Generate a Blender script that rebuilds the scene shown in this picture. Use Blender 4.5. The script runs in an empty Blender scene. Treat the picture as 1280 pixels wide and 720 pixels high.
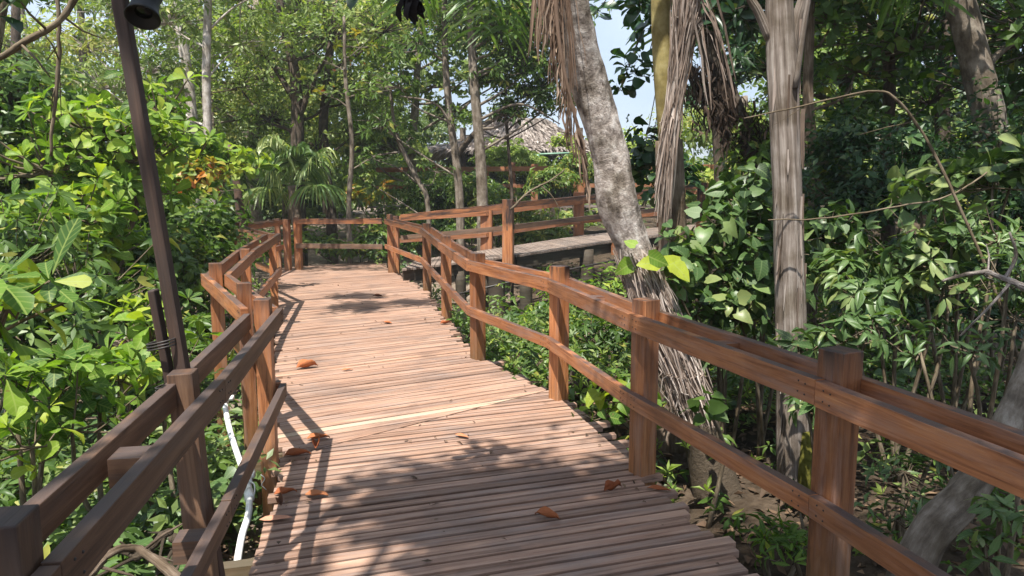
import bpy, math, random
import numpy as np
from mathutils import Vector
random.seed(7)
rng = np.random.default_rng(11)
R = math.radians
scene = bpy.context.scene
col = scene.collection

# ------------------------------------------------------------------ camera
CAM = np.array([0.0, 0.0, 1.65])
PITCH = R(7.6)
FPX = 924.0
cam_d = bpy.data.cameras.new("camera")
cam_d.sensor_width = 36.0
cam_d.lens = 36.0 * FPX / 1280.0
cam_d.clip_start = 0.05
cam_d.clip_end = 1500.0
cam = bpy.data.objects.new("camera", cam_d)
cam.location = CAM
cam.rotation_euler = (R(90) - PITCH, 0, 0)
col.objects.link(cam)
scene.camera = cam

def P(x, y, Y):
    """the place seen at photo pixel (x, y), Y metres ahead of the camera"""
    u, v = (x - 640) / FPX, (360 - y) / FPX
    d = np.array([u, math.cos(PITCH) + v * math.sin(PITCH), -math.sin(PITCH) + v * math.cos(PITCH)])
    return CAM + d * (Y / d[1])
def G(x, y, z=0.0):
    """the place seen at photo pixel (x, y) at height z"""
    u, v = (x - 640) / FPX, (360 - y) / FPX
    d = np.array([u, math.cos(PITCH) + v * math.sin(PITCH), -math.sin(PITCH) + v * math.cos(PITCH)])
    return CAM + d * ((z - CAM[2]) / d[2])

# ------------------------------------------------------------------ ground height
def gz(x, y):
    x = np.asarray(x, float); y = np.asarray(y, float)
    h = -0.55 + 0.10 * np.sin(x * 0.9 + 1.3) * np.cos(y * 0.7) + 0.05 * np.sin(x * 2.3) * np.sin(y * 2.1 + .7)
    h = h - 0.95 * np.exp(-(((x - 0.8) / 3.2) ** 2 + ((y - 13.0) / 4.0) ** 2))
    h = h + 0.9 / (1 + np.exp(-(y - 21) / 1.6)) * 1.0
    return h
def gnd(x, y):
    return float(gz(x, y))

# ------------------------------------------------------------------ mesh builder
class MB:
    def __init__(s):
        s.v = []; s.n = 0; s.loops = []; s.sizes = []; s.uv = []; s.tint = []; s.mat = []; s.sm = []
    def add(s, verts, faces, uv=None, tint=0.5, mat=0, smooth=False):
        verts = np.asarray(verts, dtype=np.float64).reshape(-1, 3)
        if isinstance(faces, np.ndarray):
            m, k = faces.shape
            lp = faces.reshape(-1); sz = np.full(m, k, np.int32)
        else:
            m = len(faces)
            lp = np.array([i for f in faces for i in f], np.int64); sz = np.array([len(f) for f in faces], np.int32)
        s.v.append(verts); s.loops.append(lp + s.n); s.sizes.append(sz); s.n += len(verts)
        s.uv.append(np.zeros((len(lp), 2)) if uv is None else np.asarray(uv, float).reshape(-1, 2))
        s.tint.append(np.broadcast_to(np.asarray(tint, float), (m,)).copy())
        s.mat.append(np.full(m, mat, np.int32)); s.sm.append(np.full(m, smooth, bool))
    def build(s, name, mats, parent=None, origin=(0, 0, 0), bevel=0, kind=None):
        me = bpy.data.meshes.new(name)
        if not isinstance(mats, (list, tuple)): mats = [mats]
        for m in mats: me.materials.append(m)
        if s.v:
            V = np.concatenate(s.v) - np.asarray(origin, float)
            L = np.concatenate(s.loops); S = np.concatenate(s.sizes)
            me.vertices.add(len(V)); me.vertices.foreach_set("co", V.astype(np.float32).ravel())
            me.loops.add(len(L)); me.loops.foreach_set("vertex_index", L.astype(np.int32))
            me.polygons.add(len(S))
            st = np.concatenate(([0], np.cumsum(S)[:-1])).astype(np.int32)
            me.polygons.foreach_set("loop_start", st)
            me.polygons.foreach_set("loop_total", S.astype(np.int32))
            me.polygons.foreach_set("material_index", np.concatenate(s.mat))
            me.polygons.foreach_set("use_smooth", np.concatenate(s.sm))
            ul = me.uv_layers.new(name="UVMap")
            ul.data.foreach_set("uv", np.concatenate(s.uv).astype(np.float32).ravel())
            a = me.attributes.new("tint", 'FLOAT', 'FACE')
            a.data.foreach_set("value", np.concatenate(s.tint).astype(np.float32))
            me.update(calc_edges=True); me.validate()
        o = bpy.data.objects.new(name, me)
        col.objects.link(o)
        if parent is not None: o.parent = parent
        else: o.location = origin
        if bevel:
            b = o.modifiers.new("bevel", 'BEVEL'); b.width = bevel; b.segments = 2; b.limit_method = 'ANGLE'
        if kind: o["kind"] = kind
        return o

def nrm(a):
    a = np.asarray(a, float)
    return a / (np.linalg.norm(a, axis=-1, keepdims=True) + 1e-9)

BOXF = [[0, 3, 2, 1], [4, 5, 6, 7], [0, 1, 5, 4], [1, 2, 6, 5], [2, 3, 7, 6], [3, 0, 4, 7]]
def board(mb, p0, p1, w, h, up=(0, 0, 1), tint=None, mat=0, roll=0.0):
    """a sawn board from p0 to p1, w across, h along up"""
    p0 = np.asarray(p0, float); p1 = np.asarray(p1, float)
    d = nrm(p1 - p0); L = np.linalg.norm(p1 - p0)
    sd = nrm(np.cross(d, up)); u2 = np.cross(sd, d)
    if roll:
        c, s_ = math.cos(roll), math.sin(roll); sd, u2 = sd * c + u2 * s_, u2 * c - sd * s_
    V = [p + a * sd * w / 2 + b * u2 * h / 2 for p in (p0, p1) for a, b in ((-1, -1), (1, -1), (1, 1), (-1, 1))]
    o = random.random() * 50; o2 = random.random() * 50
    uv = []
    per = [0, w, w + h, 2 * w + h]
    for f in BOXF[:2]:
        q = [(0, 0), (0, h), (0, h), (0, 0)]
        for i in range(4): uv.append((o + 0.02 * (i in (1, 2)), o2 + q[i][1]))
    for k in range(4):
        a = per[k]; b = a + (w if k % 2 == 0 else h)
        uv += [(o, o2 + a), (o, o2 + b), (o + L, o2 + b), (o + L, o2 + a)]
    mb.add(V, BOXF, uv, random.random() if tint is None else tint, mat)

def tube(mb, pts, rad, seg=8, mat=0, tint=0.5, rough=0.0, cap=True, vs=1.0):
    pts = np.asarray(pts, float); n = len(pts)
    rad = np.broadcast_to(np.asarray(rad, float), (n,))
    T = np.gradient(pts, axis=0); T = nrm(T)
    ref = np.array([0, 0, 1.0]) if abs(T[0][2]) < .9 else np.array([1.0, 0, 0])
    U = nrm(np.cross(T[0], ref)); rings = []
    ang = np.linspace(0, 2 * math.pi, seg, endpoint=False)
    ph = rng.uniform(0, 6.28, 6)
    for i in range(n):
        U = nrm(U - T[i] * np.dot(U, T[i])); W = np.cross(T[i], U)
        r = np.full(seg, rad[i])
        if rough:
            t = i * 0.9
            r = r * (1 + rough * (np.sin(ang * 2 + ph[0] + t * .35) * .5 + np.sin(ang * 3 + ph[1] - t * .5) * .4 + np.sin(ang * 5 + ph[2] + t) * .25) + rng.normal(0, rough * .22, seg))
        rings.append(pts[i] + np.outer(r * np.cos(ang), U) + np.outer(r * np.sin(ang), W))
    V = np.concatenate(rings)
    ln = np.concatenate(([0], np.cumsum(np.linalg.norm(np.diff(pts, axis=0), axis=1)))) * vs
    F = []; uv = []; o = random.random() * 30
    for i in range(n - 1):
        for j in range(seg):
            k = (j + 1) % seg
            F.append([i * seg + j, i * seg + k, (i + 1) * seg + k, (i + 1) * seg + j])
            a, b = j / seg, (j + 1) / seg
            uv += [(a, o + ln[i]), (b, o + ln[i]), (b, o + ln[i + 1]), (a, o + ln[i + 1])]
    if cap:
        F.append(list(range(seg))[::-1]); F.append(list(range((n - 1) * seg, n * seg)))
        uv += [(0.5 + .1 * math.cos(a), o + .1 * math.sin(a)) for a in ang] * 2
    mb.add(V, F, uv, tint, mat, smooth=True)

def curve(ctrl, n=16):
    """smooth path through control points (Catmull-Rom)"""
    c = np.asarray(ctrl, float); m = len(c)
    if m == 2: return np.array([c[0] + (c[1] - c[0]) * t for t in np.linspace(0, 1, n)])
    e = np.vstack([2 * c[0] - c[1], c, 2 * c[-1] - c[-2]])
    out = []
    for t in np.linspace(0, m - 1 - 1e-6, n):
        i = int(t); f = t - i; p = e[i:i + 4]
        out.append(.5 * (2 * p[1] + (p[2] - p[0]) * f + (2 * p[0] - 5 * p[1] + 4 * p[2] - p[3]) * f * f + (3 * p[1] - p[0] - 3 * p[2] + p[3]) * f ** 3))
    return np.array(out)

# ------------------------------------------------------------------ leaves
def tpl(kind):
    if kind == 'lo':
        V = [(0, 0, 0), (0, .5, -.04), (0, 1, -.16), (1, .48, .06), (-1, .48, .06)]
        F = [[0, 3, 2, 1], [0, 1, 2, 4]]
    else:
        prof = {'obov': [(.08, .12), (.42, .62), (.78, 1.0), (.95, .55)], 'lance': [(.06, .25), (.35, 1.0), (.68, .75), (.9, .3)],
                'heart': [(-.08, .6), (.2, 1.0), (.6, .72), (.88, .25)]}[kind]
        mid = [(0, 0, 0), (0, .38, .02), (0, .74, -.04), (0, 1.0, -.15)]
        V = list(mid); F = []
        for sg in (1, -1):
            b = len(V)
            for (t, w) in prof: V.append((sg * w, t, .10 * w + (.02 - .18 * max(t, 0) ** 2)))
            q = [[0, b, b + 1, 1], [1, b + 1, b + 2, 2], [2, b + 2, b + 3, 3]]
            F += q if sg == 1 else [x[::-1] for x in q]
    return np.array(V, float), np.array(F)
TPL = {k: tpl(k) for k in ('lo', 'obov', 'lance', 'heart')}

def add_leaves(mb, O, Yd, Zd, L, W, kind, tint, mat=0):
    TV, TF = TPL[kind]; n = len(O); K = len(TV)
    if n == 0: return
    Yd = nrm(Yd); Zd = nrm(Zd - Yd * np.sum(Yd * Zd, axis=1, keepdims=True)); Xd = np.cross(Yd, Zd)
    L = np.broadcast_to(L, (n,)); W = np.broadcast_to(W, (n,))
    V = O[:, None] + Xd[:, None] * (TV[None, :, 0:1] * W[:, None, None] * .5) + Yd[:, None] * (TV[None, :, 1:2] * L[:, None, None]) + Zd[:, None] * (TV[None, :, 2:3] * (L * rng.uniform(-.2, 2.3, n))[:, None, None])
    F = (TF[None] + (np.arange(n) * K)[:, None, None]).reshape(-1, 4)
    UV = np.tile(TV[TF.reshape(-1), :2], (n, 1)) if kind != 'lo' else None
    mb.add(V.reshape(-1, 3), F, UV, np.repeat(np.broadcast_to(tint, (n,)), len(TF)), mat, smooth=(kind != 'lo'))

def rosettes(mb, C, A, st, tint0=0.5, mat=0, scale=1.0):
    """a whorl of leaves round every axis A at every point C"""
    C = np.asarray(C, float); A = nrm(A); n = len(C); k = st['k']
    if n == 0: return
    ref = nrm(rng.normal(size=(n, 3))); U = nrm(np.cross(A, ref)); W = np.cross(A, U)
    az = (np.arange(k) * (2.4 if st.get('spiral') else 2 * math.pi / k))[None] + rng.uniform(0, 6.28, (n, 1)) + rng.normal(0, .25, (n, k))
    e0, e1 = st['el']; el = rng.uniform(e0, e1, (n, k))
    rad = U[:, None] * np.cos(az)[..., None] + W[:, None] * np.sin(az)[..., None]
    Y = rad * np.cos(el)[..., None] + A[:, None] * np.sin(el)[..., None]
    Z = A[:, None] * np.cos(el)[..., None] - rad * np.sin(el)[..., None]
    Z = Z + rng.normal(0, .34, Z.shape)
    Y[..., 2] -= st.get('droop', 0.0)
    ti_old = rng.random((n, k)) < .035
    sc = rng.uniform(.5, 1.2, (n, k)) * rng.uniform(.8, 1.15, (n, 1)) * scale
    O = C[:, None] + Y * (st.get('pet', .01) * sc[..., None]) + A[:, None] * ((np.arange(k) / k - .5)[None, :, None] * st.get('spread', 0.0) * scale)
    tc = np.broadcast_to(tint0, (n,))[:, None]
    ti = np.clip(tc + rng.normal(0, .10, (n, 1)) + rng.normal(0, .09, (n, k)), 0, 1); ti = np.where(ti_old, 1.0, ti)
    keep = rng.random((n, k)) < st.get('fill', .92)
    add_leaves(mb, O[keep], Y[keep], Z[keep], (st['L'] * sc)[keep], (st['W'] * sc)[keep], st['tpl'], ti[keep], mat)

STY = {
    'almond':  dict(tpl='obov', L=.19, W=.105, k=8, el=(-.35, 1.0), pet=.02, droop=.12),
    'almond_far': dict(tpl='lo', L=.20, W=.13, k=8, el=(-.1, .7), pet=.02, droop=.1),
    'palmate': dict(tpl='lo', L=.19, W=.065, k=8, el=(-.25, .2), pet=.03, droop=.35),
    'palmate_near': dict(tpl='lance', L=.15, W=.05, k=8, el=(-.15, .3), pet=.02, droop=.25),
    'small':   dict(tpl='lo', L=.12, W=.055, k=9, el=(-.2, .8), pet=.03, spread=.22, spiral=True, droop=.15),
    'fine':    dict(tpl='lo', L=.075, W=.035, k=11, el=(-.2, .8), pet=.02, spread=.2, spiral=True, droop=.1),
    'heart':   dict(tpl='heart', L=.17, W=.15, k=5, el=(-.4, .5), pet=.07, spread=.25, spiral=True, droop=.3),
    'round':   dict(tpl='obov', L=.15, W=.10, k=6, el=(-.1, .6), pet=.03, spread=.15, spiral=True, droop=.15),
    'round_far': dict(tpl='lo', L=.17, W=.115, k=7, el=(-.3, .6), pet=.04, spread=.2, spiral=True, droop=.2),
    'lance':   dict(tpl='lance', L=.17, W=.045, k=8, el=(0, .6), pet=.02, spread=.15, spiral=True, droop=.15),
    'weed':    dict(tpl='lo', L=.13, W=.035, k=7, el=(.2, 1.1), pet=.01, droop=.1),
}

def clump_points(c, r, n, up=.5):
    d = nrm(rng.normal(size=(n, 3))); d[:, 2] = np.where(d[:, 2] < -.35, -d[:, 2] * .6, d[:, 2])
    r = np.broadcast_to(np.asarray(r, float), (3,))
    a1, a2 = rng.normal(size=3) * 2.6, rng.normal(size=3) * 4.5; f1, f2 = rng.uniform(0, 6.28, 2)
    r = r * (1 + .34 * np.sin(d @ a1 + f1) + .24 * np.sin(d @ a2 + f2))[:, None]
    q = c + d * r * rng.uniform(.35, 1.05, (n, 1)) ** .7
    ax = nrm(d * .65 + np.array([0, 0, up]) + rng.normal(0, .25, (n, 3)))
    return q, ax

# ------------------------------------------------------------------ materials
def newmat(name):
    m = bpy.data.materials.new(name); m.use_nodes = True
    nt = m.node_tree; nt.nodes.clear()
    out = nt.nodes.new("ShaderNodeOutputMaterial")
    return m, nt, nt.nodes, nt.links, out
def ramp(nd, stops):
    r = nd.new("ShaderNodeValToRGB"); e = r.color_ramp.elements
    while len(e) > 1: e.remove(e[0])
    e[0].position = stops[0][0]; e[0].color = (*stops[0][1], 1)
    for p, c in stops[1:]:
        k = e.new(p); k.color = (*c, 1)
    return r
def mixc(nd, ln, fac, a, b, mode='MIX'):
    m = nd.new("ShaderNodeMix"); m.data_type = 'RGBA'; m.blend_type = mode
    for s, v in ((0, fac), (6, a), (7, b)):
        if isinstance(v, (int, float)): m.inputs[s].default_value = v
        elif isinstance(v, tuple): m.inputs[s].default_value = (*v, 1)
        else: ln.new(v, m.inputs[s])
    return m.outputs[2]

def leaf_mat(name, stops, trans=.32, rough=.42, spec=.35, tboost=(1.5, 1.7, .6), veins=None):
    m, nt, nd, ln, out = newmat(name)
    at = nd.new("ShaderNodeAttribute"); at.attribute_name = "tint"
    r = ramp(nd, stops); ln.new(at.outputs["Fac"], r.inputs[0])
    tc = nd.new("ShaderNodeTexCoord"); nz = nd.new("ShaderNodeTexNoise"); nz.inputs["Scale"].default_value = 14
    ln.new(tc.outputs["Object"], nz.inputs["Vector"])
    c = mixc(nd, ln, .35, r.outputs[0], nz.outputs["Fac"], 'OVERLAY')
    def math_(op, a, b_=None):
        q = nd.new("ShaderNodeMath"); q.operation = op
        for i_, v_ in enumerate((a, b_)):
            if v_ is None: continue
            if isinstance(v_, (int, float)): q.inputs[i_].default_value = v_
            else: ln.new(v_, q.inputs[i_])
        return q.outputs[0]
    if veins:
        su = nd.new("ShaderNodeSeparateXYZ"); ln.new(tc.outputs["UV"], su.inputs[0])
        au = math_('ABSOLUTE', su.outputs[0]); rib = math_('LESS_THAN', au, .07)
        sv = math_('SINE', math_('MULTIPLY', math_('SUBTRACT', su.outputs[1], math_('MULTIPLY', au, .22)), 46.0))
        vv = math_('MULTIPLY', math_('GREATER_THAN', sv, .72), .45)
        fac = math_('MULTIPLY', math_('MAXIMUM', rib, vv), .5)
        c = mixc(nd, ln, fac, c, veins)
        n4 = nd.new("ShaderNodeTexNoise"); n4.inputs["Scale"].default_value = 38; n4.inputs["Detail"].default_value = 3; ln.new(tc.outputs["Object"], n4.inputs["Vector"])
        r4 = ramp(nd, [(.66, (0, 0, 0)), (.72, (.8, .8, .8))]); ln.new(n4.outputs["Fac"], r4.inputs[0])
        c = mixc(nd, ln, r4.outputs[0], c, (.16, .11, .04))
    b = nd.new("ShaderNodeBsdfPrincipled"); ln.new(c, b.inputs["Base Color"])
    b.inputs["Roughness"].default_value = rough; b.inputs["Specular IOR Level"].default_value = spec
    t = nd.new("ShaderNodeBsdfTranslucent")
    ln.new(mixc(nd, ln, 1.0, c, tboost, 'MULTIPLY'), t.inputs["Color"])
    mx = nd.new("ShaderNodeMixShader"); mx.inputs[0].default_value = trans
    ln.new(b.outputs[0], mx.inputs[1]); ln.new(t.outputs[0], mx.inputs[2]); ln.new(mx.outputs[0], out.inputs[0])
    return m
LM = {
    'bright': leaf_mat("leaf_bright", [(0, (.025, .06, .012)), (.35, (.062, .132, .018)), (.7, (.145, .245, .028)), (1, (.29, .34, .035))], .36, .5, .25, veins=(.30, .36, .10)),
    'mid':    leaf_mat("leaf_mid", [(0, (.025, .055, .012)), (.45, (.075, .135, .025)), (.8, (.16, .23, .048)), (1, (.27, .27, .06))], .34),
    'olive':  leaf_mat("leaf_olive", [(0, (.04, .065, .022)), (.45, (.135, .19, .055)), (.8, (.24, .30, .095)), (1, (.34, .33, .10))], .40),
    'dark':   leaf_mat("leaf_dark", [(0, (.014, .038, .012)), (.5, (.03, .075, .024)), (.85, (.06, .115, .035)), (1, (.12, .16, .05))], .25, .35, .5),
    'gloss':  leaf_mat("leaf_gloss", [(0, (.025, .05, .015)), (.5, (.06, .115, .032)), (.85, (.12, .19, .06)), (1, (.19, .23, .08))], .25, .42, .4, veins=(.16, .22, .09)),
    'autumn': leaf_mat("leaf_autumn", [(0, (.06, .11, .02)), (.35, (.17, .22, .03)), (.6, (.36, .30, .05)), (.85, (.42, .20, .05)), (1, (.36, .12, .04))], .35, tboost=(1.4, 1.2, .6)),
    'palm':   leaf_mat("leaf_palm", [(0, (.04, .08, .02)), (.5, (.13, .22, .06)), (1, (.36, .40, .16))], .3, .4, .45),
}
def bark_mat(name, c0, c1, c2, scale=(6, 3), bump=.5, spot=.5, foot=False):
    m, nt, nd, ln, out = newmat(name)
    tc = nd.new("ShaderNodeTexCoord")
    mp = nd.new("ShaderNodeMapping"); mp.inputs["Scale"].default_value = (scale[0], scale[1], 1); ln.new(tc.outputs["UV"], mp.inputs[0])
    n1 = nd.new("ShaderNodeTexNoise"); n1.inputs["Scale"].default_value = 1.6; n1.inputs["Detail"].default_value = 8; n1.inputs["Roughness"].default_value = .7
    ln.new(mp.outputs[0], n1.inputs["Vector"])
    n2 = nd.new("ShaderNodeTexNoise"); n2.inputs["Scale"].default_value = 5.5; n2.inputs["Detail"].default_value = 5
    ln.new(tc.outputs["Object"], n2.inputs["Vector"])
    r = ramp(nd, [(.34, c0), (.5, c1), (.66, c2)]); ln.new(n1.outputs["Fac"], r.inputs[0])
    r2 = ramp(nd, [(.42, (1, 1, 1)), (.62, (spot, spot * .95, spot * .85))]); ln.new(n2.outputs["Fac"], r2.inputs[0])
    c = mixc(nd, ln, 1.0, r.outputs[0], r2.outputs[0], 'MULTIPLY')
    if foot:  # shade at the trunk's foot painted into the bark, darker towards the ground
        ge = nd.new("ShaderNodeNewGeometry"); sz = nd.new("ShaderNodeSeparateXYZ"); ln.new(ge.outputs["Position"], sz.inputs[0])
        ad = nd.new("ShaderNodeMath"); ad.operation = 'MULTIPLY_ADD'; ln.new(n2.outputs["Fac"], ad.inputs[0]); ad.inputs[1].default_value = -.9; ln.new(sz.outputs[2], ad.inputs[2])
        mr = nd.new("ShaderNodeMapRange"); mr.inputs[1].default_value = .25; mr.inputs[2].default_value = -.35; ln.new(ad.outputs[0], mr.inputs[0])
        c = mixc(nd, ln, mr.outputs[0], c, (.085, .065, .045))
    b = nd.new("ShaderNodeBsdfPrincipled"); b.inputs["Roughness"].default_value = .85; b.inputs["Specular IOR Level"].default_value = .2
    ln.new(c, b.inputs["Base Color"])
    bp = nd.new("ShaderNodeBump"); bp.inputs["Strength"].default_value = bump; bp.inputs["Distance"].default_value = .03
    ln.new(n1.outputs["Fac"], bp.inputs["Height"]); ln.new(bp.outputs[0], b.inputs["Normal"]); ln.new(b.outputs[0], out.inputs[0])
    return m
BK = {
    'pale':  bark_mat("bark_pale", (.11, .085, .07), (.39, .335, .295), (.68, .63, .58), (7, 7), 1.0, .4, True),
    'peel':  bark_mat("bark_peeling", (.09, .07, .055), (.225, .185, .155), (.41, .365, .325), (14, .9), .8, .6),
    'white': bark_mat("bark_white", (.24, .21, .18), (.42, .38, .34), (.56, .52, .48), (4, 4), .4, .6),
    'grey':  bark_mat("bark_grey", (.10, .08, .06), (.20, .165, .13), (.32, .28, .23), (6, 3), .6, .55),
    'dark':  bark_mat("bark_dark", (.035, .025, .018), (.085, .065, .05), (.15, .12, .09), (6, 3), .6, .6),
    'twig':  bark_mat("bark_twig", (.06, .045, .03), (.14, .11, .075), (.24, .20, .14), (3, 6), .3, .7),
    'palm':  bark_mat("bark_palm", (.08, .055, .04), (.19, .14, .10), (.30, .24, .19), (10, 2), .8, .6),
    'green': bark_mat("bark_green_stem", (.17, .14, .06), (.28, .23, .09), (.36, .31, .15), (3, 4), .15, .7),
}
def wood_mat(name, ca, cb, cc, gscale=(1.2, 26.0), stain=.55, rough=.62, stain_col=(.05, .035, .03), topwear=.6, moss=0.0, tintamt=.5):
    m, nt, nd, ln, out = newmat(name)
    tc = nd.new("ShaderNodeTexCoord"); at = nd.new("ShaderNodeAttribute"); at.attribute_name = "tint"
    mp = nd.new("ShaderNodeMapping"); mp.inputs["Scale"].default_value = (*gscale, 1); ln.new(tc.outputs["UV"], mp.inputs[0])
    n1 = nd.new("ShaderNodeTexNoise"); n1.inputs["Scale"].default_value = 1.5; n1.inputs["Detail"].default_value = 6; n1.inputs["Roughness"].default_value = .65
    n1.inputs["Distortion"].default_value = .6
    ln.new(mp.outputs[0], n1.inputs["Vector"])
    r = ramp(nd, [(.28, ca), (.5, cb), (.74, cc)]); ln.new(n1.outputs["Fac"], r.inputs[0])
    tr = ramp(nd, [(0, (1 - tintamt, 1 - tintamt, 1 - tintamt)), (.8, (1, 1, 1)), (1, (1.12, 1.1, 1.06))]); ln.new(at.outputs["Fac"], tr.inputs[0])
    c = mixc(nd, ln, 1.0, r.outputs[0], tr.outputs[0], 'MULTIPLY')
    # broad dirt and damp blotches
    n2 = nd.new("ShaderNodeTexNoise"); n2.inputs["Scale"].default_value = 1.9; n2.inputs["Detail"].default_value = 6; n2.inputs["Roughness"].default_value = .6
    ln.new(tc.outputs["Object"], n2.inputs["Vector"])
    r2 = ramp(nd, [(.50, (0, 0, 0)), (.68, (stain, stain, stain))]); ln.new(n2.outputs["Fac"], r2.inputs[0])
    c = mixc(nd, ln, r2.outputs[0], c, stain_col)
    n5 = nd.new("ShaderNodeTexNoise"); n5.inputs["Scale"].default_value = 3.2; n5.inputs["Detail"].default_value = 7; n5.inputs["Roughness"].default_value = .7
    mp5 = nd.new("ShaderNodeMapping"); mp5.inputs["Scale"].default_value = (.55, 4.0, 1); ln.new(tc.outputs["UV"], mp5.inputs[0]); ln.new(mp5.outputs[0], n5.inputs["Vector"])
    r5 = ramp(nd, [(.48, (0, 0, 0)), (.66, (.55, .55, .55))]); ln.new(n5.outputs["Fac"], r5.inputs[0])
    c = mixc(nd, ln, r5.outputs[0], c, tuple(.62 * (cb[0] + cb[1] + cb[2]) / 3 + .38 * v_ for v_ in cb))
    r6 = ramp(nd, [(.30, (.75, .75, .75)), (.40, (0, 0, 0))]); ln.new(n5.outputs["Fac"], r6.inputs[0])
    c = mixc(nd, ln, r6.outputs[0], c, tuple(.28 * v_ for v_ in ca))
    # weathered upper faces
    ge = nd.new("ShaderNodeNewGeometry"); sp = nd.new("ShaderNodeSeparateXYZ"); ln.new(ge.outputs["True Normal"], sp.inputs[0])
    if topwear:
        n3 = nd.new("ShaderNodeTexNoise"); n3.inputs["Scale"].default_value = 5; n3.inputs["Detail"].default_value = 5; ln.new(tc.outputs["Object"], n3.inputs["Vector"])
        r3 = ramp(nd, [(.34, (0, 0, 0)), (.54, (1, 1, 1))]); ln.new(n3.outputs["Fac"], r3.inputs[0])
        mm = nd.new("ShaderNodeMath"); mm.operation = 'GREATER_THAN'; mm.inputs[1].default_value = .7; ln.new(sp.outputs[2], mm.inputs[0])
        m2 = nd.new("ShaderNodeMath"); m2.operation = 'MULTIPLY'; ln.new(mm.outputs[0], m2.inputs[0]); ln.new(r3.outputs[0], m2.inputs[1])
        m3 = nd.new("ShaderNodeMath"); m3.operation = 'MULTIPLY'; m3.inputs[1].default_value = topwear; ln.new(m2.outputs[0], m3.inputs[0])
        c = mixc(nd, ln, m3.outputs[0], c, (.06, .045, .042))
    if moss:
        # damp black staining of the post heads
        sp2 = nd.new("ShaderNodeSeparateXYZ"); ln.new(ge.outputs["Position"], sp2.inputs[0])
        m7 = nd.new("ShaderNodeMapRange"); m7.inputs[1].default_value = .93; m7.inputs[2].default_value = 1.05; ln.new(sp2.outputs[2], m7.inputs[0])
        r7 = ramp(nd, [(.36, (.15, .15, .15)), (.58, (1, 1, 1))]); ln.new(n5.outputs["Fac"], r7.inputs[0])
        m8 = nd.new("ShaderNodeMath"); m8.operation = 'MULTIPLY'; ln.new(m7.outputs[0], m8.inputs[0]); ln.new(r7.outputs[0], m8.inputs[1])
        c = mixc(nd, ln, m8.outputs[0], c, (.035, .022, .018))
        sz = nd.new("ShaderNodeSeparateXYZ"); ln.new(ge.outputs["Position"], sz.inputs[0])
        mr = nd.new("ShaderNodeMapRange"); mr.inputs[1].default_value = .45; mr.inputs[2].default_value = -.1; mr.inputs[3].default_value = 0; mr.inputs[4].default_value = moss
        ln.new(sz.outputs[2], mr.inputs[0])
        mq = nd.new("ShaderNodeMath"); mq.operation = 'MULTIPLY'; ln.new(mr.outputs[0], mq.inputs[0]); ln.new(n2.outputs["Fac"], mq.inputs[1])
        c = mixc(nd, ln, mq.outputs[0], c, (.10, .11, .04))
    b = nd.new("ShaderNodeBsdfPrincipled"); ln.new(c, b.inputs["Base Color"])
    b.inputs["Roughness"].default_value = rough; b.inputs["Specular IOR Level"].default_value = .35
    bp = nd.new("ShaderNodeBump"); bp.inputs["Strength"].default_value = .45; bp.inputs["Distance"].default_value = .006
    ln.new(n1.outputs["Fac"], bp.inputs["Height"]); ln.new(bp.outputs[0], b.inputs["Normal"]); ln.new(b.outputs[0], out.inputs[0])
    return m
WD = {
    'deck':  wood_mat("deck_wood", (.13, .068, .044), (.325, .195, .135), (.49, .33, .245), (1.0, 22), .6, .6, (.12, .085, .07), 0, 0, .45),
    'ramp':  wood_mat("shaded_plank_wood", (.10, .07, .054), (.20, .15, .12), (.30, .24, .20), (1.0, 22), .6, .7, (.07, .055, .045), 0, 0, .4),  # darker, greyer deck wood: the raised walkway's shade put into the plank colour
    'pale':  wood_mat("new_plank_wood", (.27, .19, .13), (.39, .295, .215), (.49, .39, .295), (1.0, 22), .3, .6, (.2, .14, .1), 0, 0, .2),
    'rail':  wood_mat("rail_wood", (.15, .05, .02), (.385, .15, .06), (.54, .25, .11), (1.8, 30), .5, .5, (.075, .035, .022), .85, .5, .48),
    'old':   wood_mat("old_rail_wood", (.07, .04, .026), (.165, .095, .058), (.26, .16, .10), (1.1, 20), .5, .65, (.05, .035, .025), .7, .5, .3),
    'near':  wood_mat("dark_rail_wood", (.048, .026, .016), (.135, .073, .043), (.23, .135, .08), (1.1, 20), .5, .65, (.03, .02, .015), .8, .3, .25),
    'pole':  wood_mat("pole_wood", (.022, .014, .011), (.05, .03, .023), (.09, .055, .04), (1.1, 20), .4, .7, (.02, .015, .012), .3, 0, .2),
    'under': wood_mat("damp_beam_wood", (.025, .018, .012), (.06, .045, .03), (.10, .085, .055), (1.1, 12), .5, .8, (.03, .04, .02), 0, 0, .2),
    'far':   wood_mat("far_rail_wood", (.17, .065, .028), (.31, .125, .055), (.42, .19, .09), (1.1, 16), .5, .55, (.10, .05, .03), .5, 0, .3),
}
def plain(name, c, rough=.5, spec=.4, var=.2, metal=0.0, scale=20):
    m, nt, nd, ln, out = newmat(name)
    tc = nd.new("ShaderNodeTexCoord"); n = nd.new("ShaderNodeTexNoise"); n.inputs["Scale"].default_value = scale; n.inputs["Detail"].default_value = 4
    ln.new(tc.outputs["Object"], n.inputs["Vector"])
    r = ramp(nd, [(.3, tuple(x * (1 - var) for x in c)), (.7, tuple(min(1, x * (1 + var)) for x in c))]); ln.new(n.outputs["Fac"], r.inputs[0])
    b = nd.new("ShaderNodeBsdfPrincipled"); ln.new(r.outputs[0], b.inputs["Base Color"])
    b.inputs["Roughness"].default_value = rough; b.inputs["Specular IOR Level"].default_value = spec; b.inputs["Metallic"].default_value = metal
    ln.new(b.outputs[0], out.inputs[0]); return m
M_black = plain("black_lamp_paint", (.006, .006, .006), .5, .3)
M_lens = plain("dark_lamp_glass", (.006, .006, .008), .25, .3)
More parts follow.
